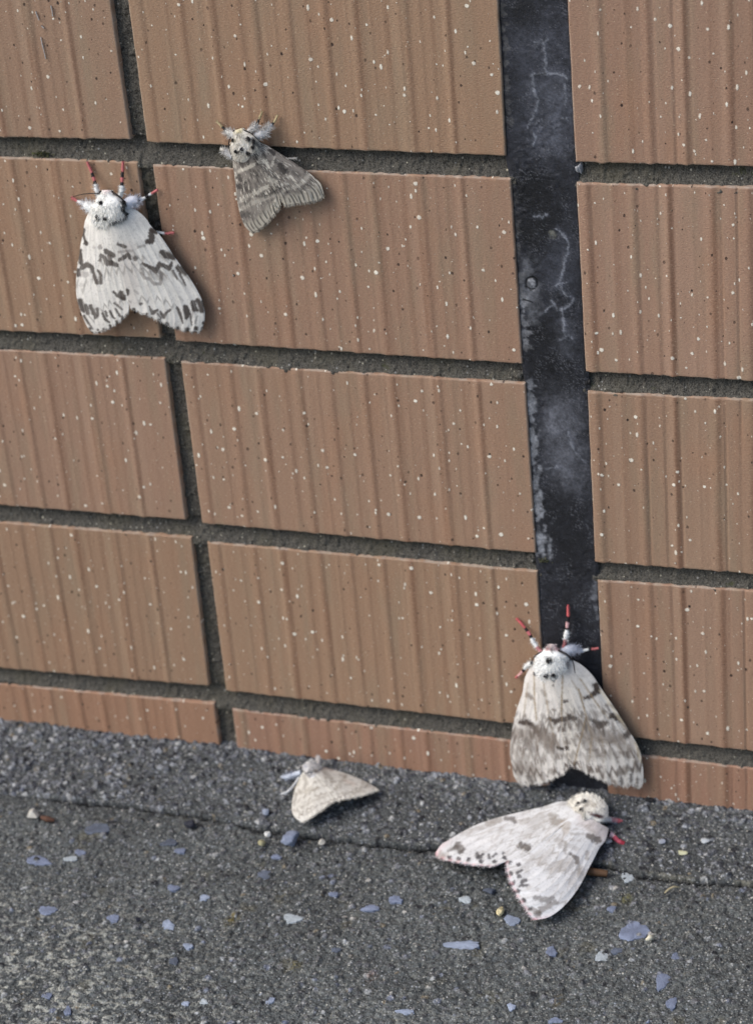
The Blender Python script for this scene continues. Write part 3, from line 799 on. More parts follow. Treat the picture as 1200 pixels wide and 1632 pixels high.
def strip_thing(pts, rad, col, name, label, cat, h=1.2, flat=False):
    P = on_ground(np.array([p[0] for p in pts]), np.array([p[1] for p in pts]), np.array([p[2] for p in pts]) if len(pts[0]) > 2 else h)
    P = catmull(P, 14); r = np.interp(np.linspace(0, 1, 14), np.linspace(0, 1, len(rad)), rad)
    V, F = tube(P, r, 8); C = lin(col) * (1 + .5 * (fbm(V[:, 0] * .9, V[:, 1] * 2.2, 5)[:, None] - .5))
    return tag(build(name, V, F, M_STONE, None, C, P[0]), label, cat)


strip_thing([(934, 1388, 2.2), (950, 1391, 1.8), (968, 1393, 1.6)], [1.3, 1.25, 1.1], (88, 64, 44), 'twig', 'short brown twig sticking out from under the lying moth wing', 'twig')
strip_thing([(66, 1303, 1.4), (76, 1306, 1.5), (87, 1308, 1.3)], [.6, 1.1, .5], (86, 58, 44), 'leaf_scrap', 'small brown leaf scrap beside the pale cream pebble', 'leaf scrap')
strip_thing([(1059, 1424, 1.6), (1066, 1418, 2.2), (1074, 1414, 2.4), (1082, 1415, 1.6)], [.25, .32, .3, .2], (172, 160, 128), 'straw', 'thin curled dry straw below the crack at the right', 'straw')
strip_thing([(1029, 1499, 1.6), (1035, 1496, 1.9), (1040, 1492, 1.5)], [.3, 1.0, .2], (206, 200, 178), 'seed_husk', 'pale seed husk at the lower corner of the biggest blue chip', 'seed husk')


# ------------------------------------------------------------------ MOTHS
class Frame:
    """maps the enlarged photo coordinates used for tracing onto the wall or the ground"""
    def __init__(s, kind, scale, ox, oy, off=0.0):
        s.k, s.s, s.ox, s.oy, s.off = kind, scale, ox, oy, off
        s.N = np.array([0, -1.0, 0]) if kind == 'wall' else np.array([0, 0, 1.0])

    def P(s, q, h):
        q = np.asarray(q, float); px = s.ox + q[..., 0] / s.s; py = s.oy + q[..., 1] / s.s
        h = np.broadcast_to(np.asarray(h, float), px.shape) + s.off
        return on_wall(px, py, h) if s.k == 'wall' else on_ground(px, py, h)

    def mm(s, q):
        """mm per traced unit near q, in the plane"""
        q = np.asarray(q, float); a = s.P(q, 3.0); return .5 * (np.linalg.norm(s.P(q + [10, 0], 3.0) - a) + np.linalg.norm(s.P(q + [0, 10], 3.0) - a)) / 10


def wing(fr, root, costa, termen, inner, hfun, basecol, marks, seed, scallop=3.0, nsc=11, nu=170, nv=130, tint=None, post=None, mottle=None, mwob=1.0, softk=1.15, ribs=1.0):
    """a forewing: Coons patch between costa, outer margin and inner margin.
    costa runs base -> apex, termen apex -> tornus, inner base -> tornus"""
    A = catmull(costa, nu); B = catmull(inner, nu); D = catmull(termen, nv); E = catmull([costa[0], inner[0]], nv)
    u = np.linspace(0, 1, nu)[:, None, None]; v = np.linspace(0, 1, nv)[None, :, None]
    q = (A[:, None] * (1 - v) + B[:, None] * v) + (E[None] * (1 - u) + D[None] * u) - \
        ((1 - u) * ((1 - v) * A[0] + v * B[0]) + u * ((1 - v) * A[-1] + v * B[-1]))
    # scalloped fringe
    out = D - q[int(nu * .9), :]; out /= np.linalg.norm(out, axis=1)[:, None] + 1e-9
    sc = scallop * (np.abs(np.sin(np.linspace(0, np.pi * nsc, nv))) - .5) + 1.5 * scallop * (np.random.default_rng(seed).random(nv) - .5) * .5
    q = q + (sstep(.93, 1, np.linspace(0, 1, nu))[:, None] * sc[None])[..., None] * out[None]
    U = np.broadcast_to(u[..., 0], (nu, nv)); Vv = np.broadcast_to(v[..., 0], (nu, nv))
    h = hfun(U, Vv)
    # veins fan out from the base; the membrane sags between them
    nvn = 8.0
    ph = Vv * nvn + .25 * np.sin(U * 3 + seed); vein = np.exp(-((ph - np.round(ph)) / .10) ** 2) * sstep(.12, .35, U)
    h = h + ribs * (.035 * np.cos(ph * 2 * np.pi) * sstep(.1, .5, U) + .05 * vein) + .5 * (fbm(U * 3 + seed, Vv * 3, seed) - .5)
    h = h + .5 * (fbm(Vv * 9, Vv * 0 + seed, seed + 4) - .5) * sstep(.8, 1, U)
    qq = q.reshape(-1, 2); N = len(qq)
    Cc = np.tile(lin(basecol), (N, 1))
    streak = fbm(Vv * 42, U * 5, seed + 9, 3).ravel()[:, None]
    Cc = Cc * (1 + ribs * (.28 * streak - .14))
    blot = fbm(qq[:, 0] * .018, qq[:, 1] * .018, seed + 2)[:, None]; Cc = Cc * (.90 + .2 * blot)
    if tint is not None:
        for p, r_, c_, a_, s_ in tint: paint(Cc, qq, p, r_, c_, a_, s_, wob=r_ * .4 if np.isscalar(r_) else 10, wscale=.02, seed=seed)
    Cc = Cc * (1 - .10 * ribs * vein.ravel()[:, None])
    if mottle:
        mc, ma, mu0, mu1 = mottle
        mo = sstep(.46, .66, fbm(qq[:, 0] * .022 + Vv.ravel() * 6, qq[:, 1] * .022, seed + 55, 4)) * sstep(.30, .72, fbm(Vv.ravel() * 57, U.ravel() * 16, seed + 56, 4)) * (mu0 + (mu1 - mu0) * sstep(.25, .6, U.ravel())) * ma
        Cc = Cc * (1 - mo[:, None]) + mo[:, None] * lin(mc)
    sa = np.clip(.62 + .9 * streak[:, 0], .5, 1.0)
    for i, mk in enumerate(marks):
        p, r_, al, col = mk[0], mk[1], mk[2], mk[3]
        rm = float(np.mean(r_)); paint(Cc, qq, p, np.asarray(r_, float) * 1.12 + 1.4, col, al * sa, max(3.5, rm * .36) * softk, wob=(2.2 + rm * .36) * mwob, wscale=.11, seed=seed + i)
    if post: post(Cc, qq, U.ravel(), Vv.ravel())
    speck = (sstep(.70, .82, vnoise(qq[:, 0] * .16, qq[:, 1] * .16, seed + 31)) * .22)[:, None]
    Cc = Cc * (1 - speck) + speck * lin((120, 110, 102))
    V = fr.P(q, h).reshape(-1, 3)
    o = build('forewing', V, gridfaces(nu, nv), M_WING, root, Cc, V.mean(0))
    rg = np.random.default_rng(seed + 300); m = 420; jv = rg.integers(1, nv - 1, m); Vg = V.reshape(nu, nv, 3); tip = Vg[-1, jv] - Vg[-9, jv]
    tip /= np.linalg.norm(tip, axis=1)[:, None] + 1e-9
    fur(fr, Vg[-2, jv] + rg.normal(0, .06, (m, 3)), tip, np.full(m, .95), Cc.reshape(nu, nv, 3)[-4, jv], o, 'fringe', .09, seed + 301)
    md = o.modifiers.new('thickness', 'SOLIDIFY'); md.thickness = .12 * MM; md.offset = -1 if False else 0
    return o


def fur(fr, roots, dirs, lens, cols, parent, name='fur', wid=.16, seed=0):
    """short tapering hairs as real little blades"""
    r = np.random.default_rng(seed); n = len(roots)
    dirs = dirs + r.normal(0, .27, (n, 3)); dirs /= np.linalg.norm(dirs, axis=1)[:, None]
    side = np.cross(dirs, r.normal(size=(n, 3))); side /= np.linalg.norm(side, axis=1)[:, None]
    L = (lens * r.uniform(.6, 1.25, n))[:, None]; bend = r.normal(0, .14, (n, 3)) * L
    a = roots - side * wid; b = roots + side * wid; m = roots + dirs * L * .55
    c1 = m - side * wid * .75 + bend * .25; c2 = m + side * wid * .75 + bend * .25; t = roots + dirs * L + bend
    V = np.stack([a, b, c2, c1, t], 1).reshape(-1, 3); k = np.arange(n)[:, None] * 5
    F = [k + np.array([[0, 1, 2, 3]]), k + np.array([[3, 2, 4]])]
    C = np.repeat(cols * r.uniform(.9, 1.06, (n, 1)), 5, axis=0)
    o = build(name, V, F, M_FUR, parent, C, roots.mean(0), smooth=True); o['kind'] = 'stuff'
    return o


def body(fr, root, axis, rad, hc, hr, colfun, seed, nfur=2200, furlen=2.0, furrange=(0.0, 1.0), eye=None, dots=()):
    """continuous head-thorax-abdomen; axis traced head -> tail, rad half widths (traced units), hc/hr height centre and half height (mm)"""
    n = 46; ax = np.asarray(axis, float); tk = np.concatenate([[0], np.cumsum(np.linalg.norm(np.diff(ax, axis=0), axis=1))]); tk /= tk[-1]
    A = catmull(axis, n); t = np.linspace(0, 1, n)
    R = np.interp(t, tk, rad); HC = np.interp(t, tk, hc); HR = np.interp(t, tk, hr)
    T = np.gradient(A, axis=0); T /= np.linalg.norm(T, axis=1)[:, None]; S = np.stack([-T[:, 1], T[:, 0]], -1)
    seg = 28; ang = np.linspace(0, 2 * np.pi, seg, endpoint=False)
    q = A[:, None] + R[:, None, None] * np.cos(ang)[None, :, None] * S[:, None]
    hgt = HC[:, None] + HR[:, None] * np.sin(ang)[None]
    V = fr.P(q, hgt); ctr = fr.P(A, HC); nn = V - ctr[:, None]; nn /= np.linalg.norm(nn, axis=-1)[..., None] + 1e-9
    C = colfun(q.reshape(-1, 2), hgt.ravel())
    Vf = np.vstack([V.reshape(-1, 3), ctr[:1], ctr[-1:]]); k = np.arange(seg); k2 = (k + 1) % seg
    F = [gridfaces(n, seg, wrap=True), np.stack([np.full(seg, n * seg), k2, k], -1), np.stack([np.full(seg, n * seg + 1), (n - 1) * seg + k, (n - 1) * seg + k2], -1)]
    o = build('body', Vf, F, M_BODY, root, np.vstack([C, C[:1], C[-1:]]), ctr[n // 3])
    # fur on the upper side
    r = np.random.default_rng(seed)
    i = r.uniform(furrange[0] * (n - 1), furrange[1] * (n - 1), nfur); aa = r.uniform(-.35, np.pi + .35, nfur)
    i0 = i.astype(int).clip(0, n - 2); f = (i - i0)[:, None]
    Ai = A[i0] * (1 - f) + A[i0 + 1] * f; Ri = np.interp(i, np.arange(n), R); Si = S[i0]
    qi = Ai + (Ri * np.cos(aa))[:, None] * Si; hi = np.interp(i, np.arange(n), HC) + np.interp(i, np.arange(n), HR) * np.sin(aa)
    P = fr.P(qi, hi); ci = fr.P(Ai, np.interp(i, np.arange(n), HC)); nr = P - ci; nr /= np.linalg.norm(nr, axis=1)[:, None] + 1e-9
    back = fr.P(A[i0 + 1], 3.0) - fr.P(A[i0], 3.0); back /= np.linalg.norm(back, axis=1)[:, None]
    fur(fr, P - nr * .25, nr * .62 + back * .8, np.full(nfur, furlen), colfun(qi, hi), o, wid=.11, seed=seed)
    if dots:
        Q = q.reshape(-1, 2); VV = V.reshape(-1, 3); NN = nn.reshape(-1, 3); up = np.tile(np.sin(ang) > .1, n); rs, ds = [], []
        for (d_, rad_) in dots:
            j = np.where(up)[0][np.argmin(np.linalg.norm(Q[up] - np.array(d_, float), axis=1))]; rad_mm = rad_ * .72 * fr.mm(np.array(d_, float)); m = 80
            off = r.normal(0, .55, (m, 3)) * rad_mm; off -= (off @ NN[j])[:, None] * NN[j]
            rs.append(VV[j] + NN[j] * .42 + off); ds.append(np.tile(NN[j] * .45 + back[0] * .8, (m, 1)))
        fur(fr, np.vstack(rs), np.vstack(ds), np.full(len(np.vstack(rs)), .75), np.tile(lin((44, 40, 39)), (len(np.vstack(rs)), 1)), o, 'dark_tuft', .13, seed + 5)
    if eye:
        for (e, rr, h) in eye:
            c = fr.P(np.array(e, float), h); lump(c, rr, rr, rr, 5, (24, 16, 18), 'eye', M_LEG, o, 0, .02)
    return o


def leg(fr, root, pts, h, rad, cols, tuft=None, seed=0, name='leg'):
    """pts traced from the hip to the claw; cols: list of (fraction, colour); tuft: (fraction range, length mm, colour, count)"""
    n = 40; q = catmull(pts, n); t = np.linspace(0, 1, n); H = np.interp(t, np.linspace(0, 1, len(h)), h)
    P = fr.P(q, H); R = np.interp(t, np.linspace(0, 1, len(rad)), rad) * fr.mm(q[n // 2]); R = np.where(R < 1.3, R * .84, R)
    # joints: slightly pinched
    R = R * (1 - .18 * np.exp(-((t - .45) / .03) ** 2) - .18 * np.exp(-((t - .72) / .03) ** 2))
    V, F = tube(P, R, 10)
    tt = np.concatenate([np.repeat(t, 10), [0, 1]]); fr_ = np.array([c[0] for c in cols]); idx = np.searchsorted(fr_, tt, side='right') - 1
    C = np.array([lin(c[1]) for c in cols])[np.clip(idx, 0, len(cols) - 1)]
    C = C * (1 + .25 * (fbm(V[:, 0] * 2, V[:, 2] * 2 + V[:, 1], seed)[:, None] - .5))
    o = build(name, V, F, M_LEG, root, C, P[0])
    r = np.random.default_rng(seed + 77)
    # fine hairs over the whole leg, long tufts where asked
    m = 160; i = r.integers(0, n - 1, m); d = P[i + 1] - P[i]; d /= np.linalg.norm(d, axis=1)[:, None]
    rad_d = np.cross(d, r.normal(size=(m, 3))); rad_d /= np.linalg.norm(rad_d, axis=1)[:, None]
    roots = [P[i] + rad_d * R[i][:, None] * .8]; ds = [d * .8 + rad_d * .6]; ls = [np.full(m, .55)]
    cs = [np.array([lin(c[1]) for c in cols])[np.clip(np.searchsorted(fr_, t[i], side='right') - 1, 0, len(cols) - 1)]]
    if tuft:
        for (f0, f1, L, col, cnt) in tuft:
            i = r.uniform(f0 * (n - 2), f1 * (n - 2), cnt).astype(int); d = P[i + 1] - P[i]; d /= np.linalg.norm(d, axis=1)[:, None]
            rd = np.cross(d, r.normal(size=(cnt, 3))); rd /= np.linalg.norm(rd, axis=1)[:, None]
            roots.append(P[i] + rd * R[i][:, None] * .7); ds.append(d * .55 + rd * .8); ls.append(np.full(cnt, L)); cs.append(np.tile(lin(col), (cnt, 1)) * r.uniform(.8, 1.1, (cnt, 1)))
    fur(fr, np.vstack(roots), np.vstack(ds), np.concatenate(ls), np.vstack(cs), o, 'leg_fur', .07, seed)
    return o


def antenna(fr, root, pts, h, r0=3.2, col=(40, 34, 34), seed=0, comb=0.0):
    n = 36; q = catmull(pts, n); H = np.interp(np.linspace(0, 1, n), np.linspace(0, 1, len(h)), h); P = fr.P(q, H)
    R = np.linspace(r0, r0 * .35, n) * fr.mm(q[n // 2]); b = Buf(); V, F = tube(P, R, 6); b.add(V, F, lin(col))
    if comb:
        d = np.gradient(P, axis=0); d /= np.linalg.norm(d, axis=1)[:, None]; s = np.cross(d, fr.N); s /= np.linalg.norm(s, axis=1)[:, None]
        for i in range(2, n - 1):
            for sg in (-1, 1):
                L = comb * math.sin(math.pi * (i / n) ** .7); e = P[i] + (s[i] * sg * .8 + d[i] * .5) * L
                V, F = tube(np.array([P[i], (P[i] + e) / 2, e]), [.07, .06, .03], 4); b.add(V, F, lin(col))
    return b.make('antenna', M_LEG, root, P[0])


DK = (64, 55, 49); GY = (128, 120, 114); PINK = (186, 106, 104); WHT = (226, 226, 222); BLK = (34, 30, 32)


def roof(hm0, hm1, he0, he1, p=1.0, curl=0.0):
    def f(U, V):
        mid = hm0 + (hm1 - hm0) * U; ed = he0 + (he1 - he0) * U
        return ed + (mid - ed) * (1 - (1 - V) ** 2) ** p + curl * sstep(.75, 1, U) * (1 - V)
    return f


def wavy(bands, nxt=None):
    """scalloped cross lines between the veins: (position base->edge, half width, tooth depth, teeth, alpha, colour)"""
    def f(C, q, U, V):
        for k, (u0, wd, amp, nt_, al, col) in enumerate(bands):
            tooth = np.abs(2 * ((V * nt_ + .13 * k) % 1) - 1); c = u0 + amp * (tooth - .5) + .05 * np.sin(V * 5 + k) + .03 * (fbm(V * 7, V * 0 + k, 130 + k) - .5)
            e = np.where(U > c, (U - c) / (wd * 2.4), (c - U) / wd)           # sharp towards the base, feathered outwards
            n_ = sstep(.28, .62, fbm(V * 11 + 3 * k, U * 9, 140 + k, 3)) * (.55 + .6 * fbm(V * 60, U * 14, 150 + k, 3))
            a = np.clip(al * (1 - sstep(.3, 1.0, e)) * n_, 0, .95)[:, None]; C[:] = C * (1 - a) + a * lin(col)
        if nxt: nxt(C, q, U, V)
    return f


def thoraxcol(base, spots, back=None, hmin=None):
    spots = [(p, (np.asarray(r_) * 1.3 + 1 if np.max(r_) < 16 and len(p) == 1 else r_), c, a) for p, r_, c, a in spots]

    def f(q, h):
        C = np.tile(lin(base), (len(q), 1)) * (.9 + .2 * fbm(q[:, 0] * .03, q[:, 1] * .03, 3)[:, None])
        for p, r_, c_, a_ in spots: paint(C, q, p, np.asarray(r_, float), c_, a_, 4.0)
        return C
    return f


# --- 1: large white moth, upper left, across the vertical joint
fr = Frame('wall', 4.2857, 80, 220, .35)
r1 = thing('moth', 'large white moth with sharp zigzag grey bands and pink legs at the upper left', 'moth', fr.P(np.array([480., 800.]), 0), 'moths resting on the wall and ground')
body(fr, r1, [(383, 352), (386, 400), (395, 450), (402, 540), (420, 640), (470, 850), (540, 1185)], [26, 62, 118, 118, 84, 70, 22], [4.6, 4.8, 4.8, 4.9, 3.6, 3.0, 2.6], [1.6, 2.6, 4.0, 4.2, 2.6, 2.2, 1.0],
     thoraxcol((246, 244, 238), [([(348, 432)], 11, (60, 58, 56), .9), ([(330, 536)], 10, (60, 58, 56), .9), ([(371, 534)], 10, (60, 58, 56), .9),
                                ([(480, 425), (496, 450), (494, 490), (520, 515)], [9, 13, 12, 13], (40, 36, 36), .9), ([(520, 520), (480, 552), (430, 570), (400, 586)], [10, 8, 8, 6], (52, 48, 48), .85),
                                ([(470, 820), (545, 1200)], 60, (196, 150, 84), .9), ([(383, 345)], 24, (206, 176, 172), .7)]), 11, 5200, 1.3, (0.0, .29), eye=[((345, 372), .75, 5.0), ((420, 370), .75, 5.0)], dots=[((348, 432), 10), ((328, 536), 9), ((371, 534), 9), ((490, 440), 11), ((495, 475), 11), ((515, 512), 11)])
mk = [([(226, 625), (222, 652)], 13, .95, DK), ([(224, 650), (242, 702)], 7, .9, DK), ([(246, 715)], 15, .95, DK), ([(208, 765), (205, 800), (214, 855)], [9, 14, 13], .95, DK), ([(188, 900), (194, 932)], 13, .95, DK),
      ([(215, 885), (252, 862), (285, 880), (300, 930), (320, 985), (347, 985), (346, 930), (325, 902)], [12, 15, 12, 8, 11, 10, 7, 6], .9, DK), ([(212, 925), (245, 930)], 18, .5, GY), ([(215, 1000)], 14, .35, GY),
      ([(343, 742)], 13, .7, GY), ([(340, 835), (350, 800), (372, 815), (392, 858), (420, 850), (455, 865)], [8, 12, 11, 14, 15, 12], .85, DK), ([(382, 770), (432, 800)], 15, .9, DK), ([(300, 745)], 9, .4, GY), ([(405, 805), (415, 850)], 12, .8, DK),
      ([(432, 1048), (465, 1080), (505, 1098)], [7, 8, 10], .9, DK), ([(482, 1058), (500, 1088)], 17, .95, DK), ([(440, 1125), (492, 1168)], 6, .8, DK),
      ([(205, 1110), (226, 1172)], [15, 17], .95, DK), ([(245, 1140), (256, 1192)], [8, 12], .9, DK), ([(278, 1148), (312, 1220)], [12, 12], .9, DK), ([(322, 1165), (326, 1212)], [9, 5], .85, DK), ([(358, 1195), (378, 1240), (404, 1255)], [7, 8, 5], .9, DK), ([(378, 1182), (388, 1212)], 7, .85, DK),
      ([(408, 1180), (428, 1222), (445, 1232)], [6, 6, 4], .9, DK), ([(447, 1165), (478, 1215)], 6, .85, DK), ([(232, 1215), (262, 1262), (290, 1300)], [8, 6, 5], .9, DK)] + \
     [([p], 8, .95, DK) for p in ((272, 1300), (326, 1308), (366, 1304), (411, 1278), (455, 1250), (492, 1222))]
wing(fr, r1, [(280, 470), (240, 560), (226, 640), (208, 730), (196, 820), (182, 900), (177, 1000), (181, 1080), (205, 1170), (245, 1270), (272, 1312)], [(272, 1312), (300, 1322), (335, 1320), (375, 1305), (415, 1285), (455, 1258), (490, 1230), (520, 1195), (540, 1172)],
     [(396, 580), (449, 730), (479, 830), (509, 930), (534, 1040), (540, 1172)], roof(7.6, 5.6, 3.4, 2.2), (226, 221, 212), mk, 21, 6, 8, post=wavy([(.40, .018, .07, 7, .55, (112, 102, 92)), (.56, .022, .09, 7, .6, (96, 86, 78)), (.86, .012, .06, 9, .6, (84, 76, 70))]), mottle=((150, 142, 136), .35, .6, .3))
mk = [([(692, 622), (722, 640)], 13, .95, DK), ([(695, 640), (690, 700), (662, 706)], [18, 20, 14], .95, DK), ([(462, 722), (512, 740)], [7, 10], .85, DK), ([(598, 742), (645, 732)], 7, .6, GY), ([(470, 832), (500, 815), (530, 795), (548, 822)], [9, 13, 12, 8], .9, DK), ([(582, 818)], 15, .85, DK),
      ([(470, 775), (520, 770), (560, 768)], 7, .55, GY), ([(765, 778), (800, 800), (842, 812)], [16, 20, 16], .95, DK), ([(632, 858), (665, 872), (695, 885), (722, 908), (746, 858), (782, 872), (812, 888), (832, 850)], [8, 10, 11, 14, 13, 11, 15, 7], .92, DK), ([(875, 885), (922, 912)], [18, 20], .95, DK),
      ([(838, 905), (870, 960)], [8, 4], .8, DK), ([(885, 925), (926, 1004)], [8, 3], .85, DK), ([(622, 922), (645, 950), (682, 962), (712, 995), (752, 992), (764, 932), (742, 910)], [8, 9, 9, 9, 10, 9, 7], .7, GY), ([(690, 930), (775, 945)], 24, .35, GY), ([(632, 890), (640, 930)], 7, .6, GY),
      ([(575, 1038), (600, 1060)], 6, .4, GY), ([(527, 1045), (512, 1080)], [16, 12], .9, DK), ([(1005, 1105), (1030, 1130), (1036, 1180)], [12, 17, 12], .95, DK), ([(978, 1125), (986, 1165), (1002, 1172)], [16, 18, 13], .95, DK), ([(925, 1152), (936, 1192), (930, 1230)], [14, 21, 7], .95, DK), ([(958, 1200), (966, 1275)], [5, 4], .8, DK),
      ([(868, 1158), (888, 1202), (906, 1262)], [8, 9, 4], .9, DK), ([(820, 1172), (792, 1192), (776, 1222), (752, 1185)], [6, 8, 10, 5], .9, DK), ([(678, 1150), (700, 1192), (732, 1172)], [4, 12, 7], .9, DK), ([(735, 1198), (756, 1228)], 5, .8, DK), ([(620, 1130)], 10, .85, DK), ([(1005, 1215), (990, 1260)], 5, .5, DK), ([(880, 1080), (905, 1105)], 5, .3, GY)] + \
     [([p], r_, .95, DK) for p, r_ in (((572, 1168), 9), ((660, 1200), 7), ((744, 1242), 9), ((798, 1270), 14), ((872, 1296), 12), ((936, 1304), 14), ((996, 1298), 14), ((1046, 1262), 10), ((1040, 1300), 9))]
wing(fr, r1, [(530, 465), (600, 498), (655, 548), (692, 602), (742, 652), (795, 725), (845, 802), (905, 885), (955, 955), (1003, 1035), (1037, 1105), (1056, 1185), (1054, 1250), (1038, 1302)], [(1038, 1302), (1010, 1322), (975, 1318), (935, 1316), (895, 1307), (840, 1290), (790, 1265), (740, 1242), (695, 1222), (650, 1200), (600, 1180), (550, 1168)],
     [(400, 588), (432, 728), (462, 830), (492, 930), (517, 1040), (550, 1168)], roof(7.9, 5.9, 4.2, 2.6), (226, 221, 212), mk, 22, 7, 10, post=wavy([(.40, .018, .07, 7, .55, (112, 102, 92)), (.56, .022, .09, 7, .6, (96, 86, 78)), (.86, .012, .06, 9, .6, (84, 76, 70))]), mottle=((150, 142, 136), .35, .6, .3), tint=[([(530, 760), (545, 1120)], 55, (206, 196, 186), .5, 30)])
band = [(0, WHT), (.34, BLK), (.46, PINK), (.56, BLK), (.68, PINK)]
leg(fr, r1, [(335, 400), (318, 355), (302, 290), (285, 235), (268, 195), (252, 158)], [4, 3.6, 2.4, 1.4, .8, .5], [15, 15, 12, 12, 11, 9], band, [(0, .35, 1.2, WHT, 140)], 31)
leg(fr, r1, [(470, 410), (487, 360), (490, 310), (492, 270), (496, 220), (497, 158)], [4, 3.6, 2.4, 1.4, .8, .5], [18, 18, 14, 12, 12, 9], [(0, WHT), (.34, BLK), (.45, PINK), (.58, BLK), (.72, PINK)], [(0, .35, 1.2, WHT, 140)], 32)
leg(fr, r1, [(300, 480), (245, 455), (205, 436), (178, 424), (145, 402)], [3.6, 3, 2, 1.2, .6], [34, 34, 12, 10, 10], [(0, WHT), (.70, PINK)], [(0, .5, 1.8, (226, 226, 228), 260)], 33)
leg(fr, r1, [(500, 470), (560, 428), (610, 425), (640, 408), (690, 378), (735, 350)], [4.2, 3.8, 3, 2, 1.2, .6], [36, 38, 26, 10, 9, 11], [(0, (214, 216, 224)), (.52, WHT), (.62, BLK), (.72, WHT), (.82, PINK)], [(.05, .5, 1.8, (212, 214, 222), 300), (.4, .5, 1.4, BLK, 40)], 34)
leg(fr, r1, [(690, 640), (745, 643), (790, 650), (845, 644)], [3, 2.2, 1.2, .5], [9, 9, 9, 9], [(0, WHT), (.55, PINK)], None, 35)
antenna(fr, r1, [(345, 378), (270, 376), (200, 386), (135, 406)], [5.5, 4.5, 3, 2], 4.5, seed=1)
antenna(fr, r1, [(430, 372), (468, 395), (500, 425), (522, 462)], [6.2, 6.8, 7.0, 6.6], 7.5, seed=2)

# --- 2: smaller brown-grey moth, across the horizontal joint
fr = Frame('wall', 5.4545, 320, 160, .35)
r2 = thing('moth', 'small mottled brown grey moth across the mortar joint at the top', 'moth', fr.P(np.array([600., 650.]), 0), 'moths resting on the wall and ground')
BK2 = (46, 42, 40); CR = (208, 200, 184); GB = (134, 126, 117)
body(fr, r2, [(330, 245), (345, 290), (370, 360), (400, 440), (440, 520), (540, 690), (690, 900)], [36, 70, 122, 125, 80, 60, 24], [3.4, 3.6, 3.6, 3.6, 2.8, 2.4, 2], [1.2, 2.0, 3.0, 3.1, 2.0, 1.6, .8],
     thoraxcol((222, 216, 204), [([(400, 332)], 14, BK2, .85), ([(318, 436)], 16, BK2, .8), ([(352, 420)], 14, BK2, .8), ([(412, 448)], 15, BK2, .85), ([(285, 335)], 18, (120, 112, 80), .8), ([(320, 285), (350, 280)], 12, BK2, .7), ([(452, 330), (450, 400)], [14, 12], BK2, .85), ([(370, 395)], 40, (244, 242, 236), .6), ([(475, 360), (500, 390)], 13, BK2, .7), ([(330, 245)], 34, (196, 184, 140), .7)]), 12, 4600, 1.1, (0, .32), eye=[((290, 270), .55, 3.2), ((375, 250), .55, 3.4)], dots=[((400, 332), 12), ((318, 436), 12), ((352, 420), 11), ((412, 448), 12), ((452, 345), 12), ((452, 400), 11), ((290, 335), 9)])


def termen_dashes(col, n, lo=.86, hi=.985, wid=.028, al=.85, pale=None):
    def f(C, q, U, V):
        if pale is not None:
            for cc_, sd_, st_ in (((58, 52, 48), 3, .75), ((222, 214, 198), 4, .75)):
                m_ = sstep(.54, .68, fbm(V * 40 + 9 * sd_, U * 15, sd_ + 60, 3)) * sstep(.42, .6, fbm(q[:, 0] * .02, q[:, 1] * .02, sd_ + 70)) * st_
                C[:] = C * (1 - m_[:, None]) + m_[:, None] * lin(cc_)
            a = (sstep(.80, .92, U + .06 * (fbm(q[:, 0] * .03, q[:, 1] * .03, 8) - .5)) * .75)[:, None]; C[:] = C * (1 - a) + a * lin(pale)
        for k in range(n):
            c = (k + .5) / n; cc_ = lo + .03 * math.sin(k * 2.3)
            d = np.abs(V - c - .02 * np.sin(U * 9 + k)) / wid; e = sstep(cc_ - .02, cc_ + .03, U) * (1 - sstep(hi - .03, hi + .01, U) * (k % 2))
            a = (al * (1 - sstep(.5, 1.0, d)) * e)[:, None]; C[:] = C * (1 - a) + a * lin(col)
    return f


mk = [([(340, 950), (450, 885), (560, 850), (690, 800)], [14, 16, 13, 18], .38, CR), ([(335, 610), (400, 585), (460, 555)], 13, .7, CR), ([(600, 690), (640, 705), (655, 760)], [14, 22, 16], .75, CR), ([(480, 810), (530, 768), (590, 740)], 13, .65, CR), ([(350, 870), (420, 830), (470, 800)], 12, .5, CR),
      ([(470, 470), (480, 500)], 20, .85, BK2), ([(345, 520), (360, 570)], 13, .7, BK2), ([(400, 500), (410, 545)], 12, .65, BK2), ([(330, 650), (350, 690)], 14, .75, BK2), ([(335, 740), (390, 765)], [20, 12], .75, BK2), ([(500, 545), (540, 555)], 15, .7, BK2), ([(420, 610), (480, 640)], 20, .35, BK2),
      ([(550, 820), (610, 800)], 20, .6, BK2), ([(640, 780), (672, 765)], 20, .6, BK2), ([(400, 720), (420, 800), (400, 860)], 30, .35, BK2), ([(380, 980), (440, 1000)], 22, .5, BK2), ([(350, 1010), (380, 1070)], 12, .5, BK2), ([(320, 900), (330, 950)], 14, .5, CR)]
wing(fr, r2, [(268, 490), (285, 590), (300, 700), (312, 820), (330, 930), (350, 1010), (385, 1090), (430, 1140)], [(430, 1140), (475, 1130), (525, 1102), (575, 1055), (615, 1005), (662, 952), (695, 895)], [(462, 460), (522, 550), (592, 660), (662, 770), (695, 895)], roof(5.6, 3.8, 2.2, 1.6), GB, mk, 41, 4, 8, post=termen_dashes(BK2, 11, .85, .985, .022, .7, (190, 182, 166)), mottle=((70, 64, 60), .8, 1, .8), mwob=2.0)
